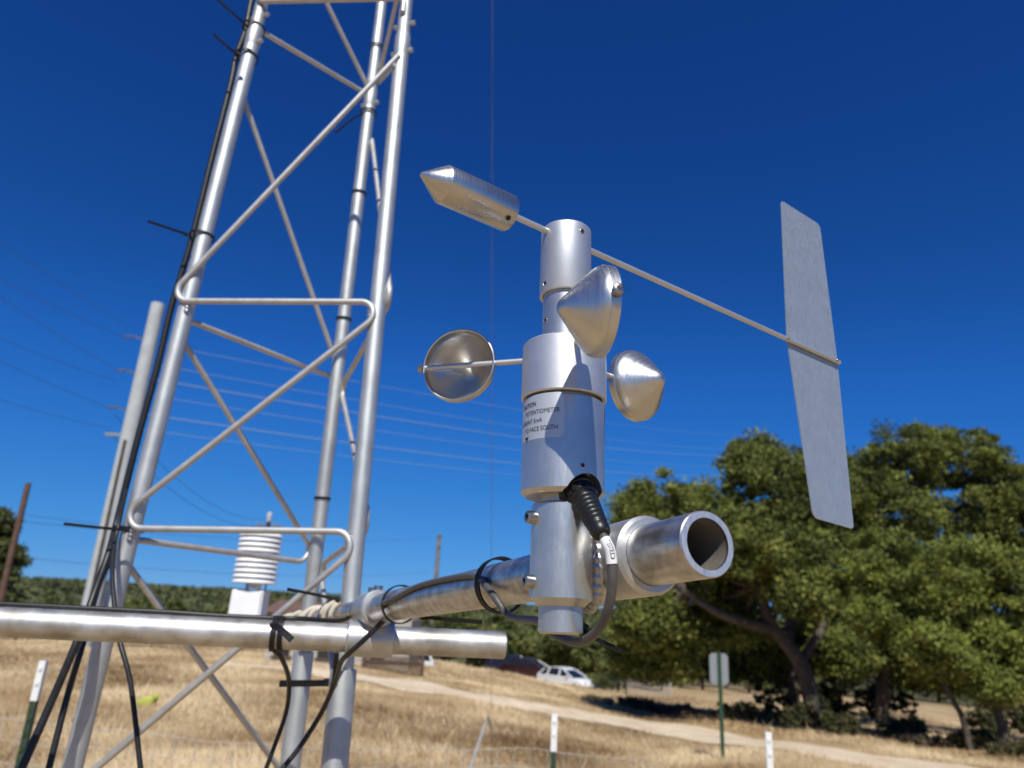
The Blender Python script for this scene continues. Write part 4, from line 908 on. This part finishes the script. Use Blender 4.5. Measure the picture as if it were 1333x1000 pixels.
mbx.f = [tuple(p.vertices) for p in me_.polygons]; obj('lettering', mbx, M['ink'], msl, smooth_=False)

# ------------------------------------------------------------------ black cables
def cable(pts, r, label, mat='rubber', group=None, n=8): tag(obj('cable', MB().tube(spline(pts, n), r, 10), M[mat], None), label, 'cable', group)
def lside(py, off, back=.006): p = legy(0, py); return p+Vector((-off-.005, back-.004, 0))
cable([lside(-60, .019), lside(0, .019), lside(40, .016), lside(75, .021), lside(110, .018), lside(200, .018), lside(310, .017), lside(400, .022), lside(480, .020), lside(580, .022), lside(680, .021), at(141, 722, 1.08), at(122, 775, 1.06), at(99, 838, 1.03), at(64, 920, 1.02), at(22, 1015, 1.0)], .0052, 'thick black cable strapped to the left tower leg and hanging away at its foot')
cable([lside(-60, .012, .02), lside(0, .013, .021), lside(60, .016, .024), lside(200, .013, .024), lside(400, .016, .024), lside(560, .016, .026), lside(690, .010, .028), at(133, 750, 1.12), at(108, 838, 1.06), at(88, 905, 1.05), at(60, 1015, 1.03)], .0042, 'second black cable beside the thick one on the left tower leg')
cable([lside(640, .010, -.012), at(153, 690, 1.09), at(147, 725, 1.06), at(147, 765, 1.03), at(155, 830, 1.0), at(170, 890, .99), at(184, 1010, .98)], .0032, 'thin black cable hanging straight down in front of the left tower leg')
def p1top(px, up=.0195, back=.004):
    lo, hi = 0., 1.
    for _ in range(45):
        m = (lo+hi)/2
        if proj(P1a.lerp(P1b, m))[0] < px: lo = m
        else: hi = m
    return P1a.lerp(P1b, lo)+Vector((0, back, up))
cable([p1top(-90), p1top(0), p1top(70), p1top(150, .0195), p1top(220, .0195), p1top(290, .0185), p1top(345, .019), p1top(390, .020), at(440, 808, .99), at(462, 800, 1.02)], .0030, 'black cable lying along the top of the long crossarm pipe')
cable([p1top(356, -.018, .01), at(366, 856, .95), at(376, 885, 1.0), at(373, 925, 1.03), at(356, 975, 1.03), at(335, 1030, 1.03)], .0030, 'thin black cable curving down from the crossarm pipe left of the back leg')
cable([at(438, 850, 1.03), at(436, 880, 1.04), at(432, 905, 1.06), at(428, 1010, 1.06)], .0036, 'short black cable running down the inside of the right tower leg')
# pale cable wound round the far part of the boom
wb = thing('wound_cable', 'off white cable wound in turns round the boom behind the clamp', 'cable', boom_pt(440))
up_ = Vector((0, 0, 1)); sdv = d2.cross(up_).normalized(); upv = sdv.cross(d2)
for (pa, pb, turns) in ((452, 425, 3), (420, 398, 3), (392, 366, 4)):
    a, b = boom_pt(pa), boom_pt(pb); pts = []
    for k in range(turns*18+1):
        th = k/18*2*math.pi; c = a.lerp(b, k/(turns*18)); r = PR+.0042+.0014*math.sin(th*.37+pa); pts.append(c+(upv*math.cos(th)+sdv*math.sin(th))*r)
    obj('turns', MB().tube(pts, .0037, 10), M['whitecable'], wb)

# ------------------------------------------------------------------ cable ties
def tie(c, axis, r, tail, label, w=.0045, loops=1, head=True, tw_=.0034):
    """strap round a bundle of radius r, head block and a loose tail through picture points"""
    c = Vector(c); t = thing('cable_tie', label, 'cable tie', c, group='black cable ties'); Mf = frame(c, axis)
    for q in range(loops):
        Mq_ = Mf @ Matrix.Translation((0, 0, q*w*1.3)) @ Matrix.Rotation(R_(4*q), 4, 'X')
        obj('strap', MB().lathe([(r, -w/2), (r+.0013, -w/2), (r+.0013, w/2), (r, w/2)], Mq_, 40, closed=True), M['tie'], t, smooth_=True)
    if tail:
        tail = [Vector(q) for q in tail]; hv = (tail[-1]-tail[0]).normalized()
        if head: obj('head', MB().box((0, 0, 0), (.0075, .0065, .0060), frame(tail[0], hv), .001), M['tie'], t)
        tp = spline(tail, 6) if len(tail) > 2 else [tail[0].lerp(tail[1], k/6) for k in range(7)]
        obj('tail', MB().ribbon(tp, tw_*1.25, .0022, hv.cross(Vector(CAM)-tail[0])), M['tie'], t)
    return t
def legtie(l, py, r, tailpx, label, dx=0.0, dy=0.0, w=.005, rows=None):
    c = legy(l, py)+Vector((dx, dy, 0)); axd = legpt(l, 1)-legpt(l, 0)
    tail = [at(*q) for q in tailpx] if tailpx else None
    return tie(c, axd, r, tail, label, w)
legtie(0, 36, .0205, [(322, 34, 1.085), (305, 19, 1.07), (281, -2, 1.06)], 'highest cable tie on the left tower leg, tail pointing up left', -.006, .004)
legtie(0, 73, .0205, [(311, 72, 1.085), (296, 61, 1.07), (277, 44, 1.06)], 'cable tie on the left tower leg just below the highest one', -.006, .004)
legtie(0, 307, .0200, [(243, 305, 1.085), (222, 298, 1.07), (192, 288, 1.05)], 'cable tie halfway up the left tower leg with a long tail', -.006, .004)
legtie(0, 689, .0215, [(166, 690, 1.07), (130, 687, 1.05), (83, 682, 1.03)], 'cable tie low on the left tower leg with the longest straight tail', -.007, .004, .0055)
for l, py, lb in ((2, 62, 'highest cable tie ring on the back tower leg'), (2, 252, 'cable tie ring on the back tower leg below the small tail'), (2, 416, 'cable tie ring at mid height on the back tower leg'), (2, 649, 'lowest cable tie ring on the back tower leg')): legtie(l, py, LR+.0012, None, lb, w=.0045)
legtie(2, 147, LR+.003, [(476, 146, 1.36), (458, 156, 1.34), (437, 173, 1.32)], 'cable tie with drooping tail near the top of the back tower leg')
# wide strap linking back and right legs low down
sa, sb_ = at(364, 890, 1.05), at(457, 889, 1.115)
ts_ = thing('cable_strap', 'wide black strap stretched between the back and right tower legs', 'cable tie', sa)
obj('strap', MB().ribbon([sa.lerp(sb_, k/8) for k in range(9)], .0085, .003, (0, 0, 1)), M['tie'], ts_)
obj('head', MB().box((0, 0, 0), (.012, .009, .010), frame(at(427, 888, 1.07), sb_-sa), .0015), M['tie'], ts_)
# on the crossarm pipe
tie(p1top(357, .001, 0), d1, PR+.0026, [at(356, 814, .885), at(366, 820, .87), at(380, 833, .865)], 'cable tie round the crossarm pipe with a short bent tail', .006, 2, True, .006)
tie(boom_pt(520), d2, PR+.0032, [at(552, 803, .80), at(580, 806, .78), at(627, 810, .75)], 'cable tie on the boom with a long tail above the crossarm pipe end', .0035, 2)
tie(boom_pt(652)+Vector((-.001, 0, -.001)), d2+Vector((.10, 0, .10)), PR+.0040, None, 'doubled cable tie round the boom just left of the sensor', .0032, 2)
tie(boom_pt(437), d2, PR+.0095, [at(440, 781, 1.06), at(410, 774, 1.05), at(374, 767, 1.03)], 'cable tie on the wound pale cable with a tail pointing left', .004)
ct_ = [at(757, 819, .455), at(775, 831, .44), at(808, 848, .425)]
tie(ct_[0]+Vector((-.012, .01, 0)), Vector((.7, -.5, -.4)), .0042, ct_, 'cable tie behind the sensor foot with its pointed tail showing', .003, 1, True, .0020)

# ------------------------------------------------------------------ radiation shield at the far end of the boom
SY_ = 2.2; sT = at(342, 690, SY_); sBt = at(328, 800, SY_-.04); sax = Vector((0, 0, 1)); sx = at(336, 725, SY_); k = SY_/FPX*1.0
rs = thing('radiation_shield', 'white stacked plate weather shield above a white box behind the crossarm', 'weather shield', sx)
zt0, zb_ = at(341, 697, SY_).z, at(331, 757, SY_).z; npl = 10; rp = 25*SY_/FPX*1.06
for i in range(npl):
    z = zb_+(zt0-zb_)*i/(npl-1); pr = [(.012, .010), (rp*.62, .010), (rp*.84, .008), (rp*.97, .001), (rp, -.003), (rp*.985, -.0055), (rp*.95, -.006), (rp*.78, -.001), (rp*.6, .002), (.012, .002)]
    if i == npl-1: pr = [(0, .020), (rp*.4, .0195), (rp*.66, .016), (rp*.82, .009), (rp, -.002), (rp, -.005), (rp*.78, .003), (rp*.6, .005), (0, .005)]
    obj('plate', MB().lathe(pr, Matrix.Translation((sx.x, sx.y, z)), 48), M['white'], rs)
mb = MB()
for a in (0.4, 2.5, 4.6): mb.tube([(sx.x+rp*.55*math.cos(a), sx.y+rp*.55*math.sin(a), zb_-.035), (sx.x+rp*.55*math.cos(a), sx.y+rp*.55*math.sin(a), zt0)], .003, 8)
obj('spacer_rod', mb, M['steel'], rs)
obj('inner_probe', MB().tube([(sx.x, sx.y, zb_-.02), (sx.x, sx.y, zt0-.01)], .011, 12), M['white'], rs)
bxw = 39*SY_/FPX; zbt = zb_-.026; zbb = at(330, 812, SY_).z
bxo = obj('box', MB().box((sx.x-.004, sx.y, (zbt+zbb)/2), (bxw, .07, zbt-zbb), None, .004), M['white'], rs, sharp=25)
obj('cover', MB().box((sx.x-.004, sx.y-.0375, (zbt+zbb)/2), (bxw*.92, .005, (zbt-zbb)*.94), None, .0015), M['white'], bxo, sharp=25)
bend_ = boom_pt(332) if proj(E2)[0] < 332 else E2+d2*.03
obj('mounting_arm', MB().tube([Vector((sx.x, sx.y, zbb+.02)), Vector((sx.x, sx.y, bend_.z-.01)), bend_], .009, 12), M['white'], rs)
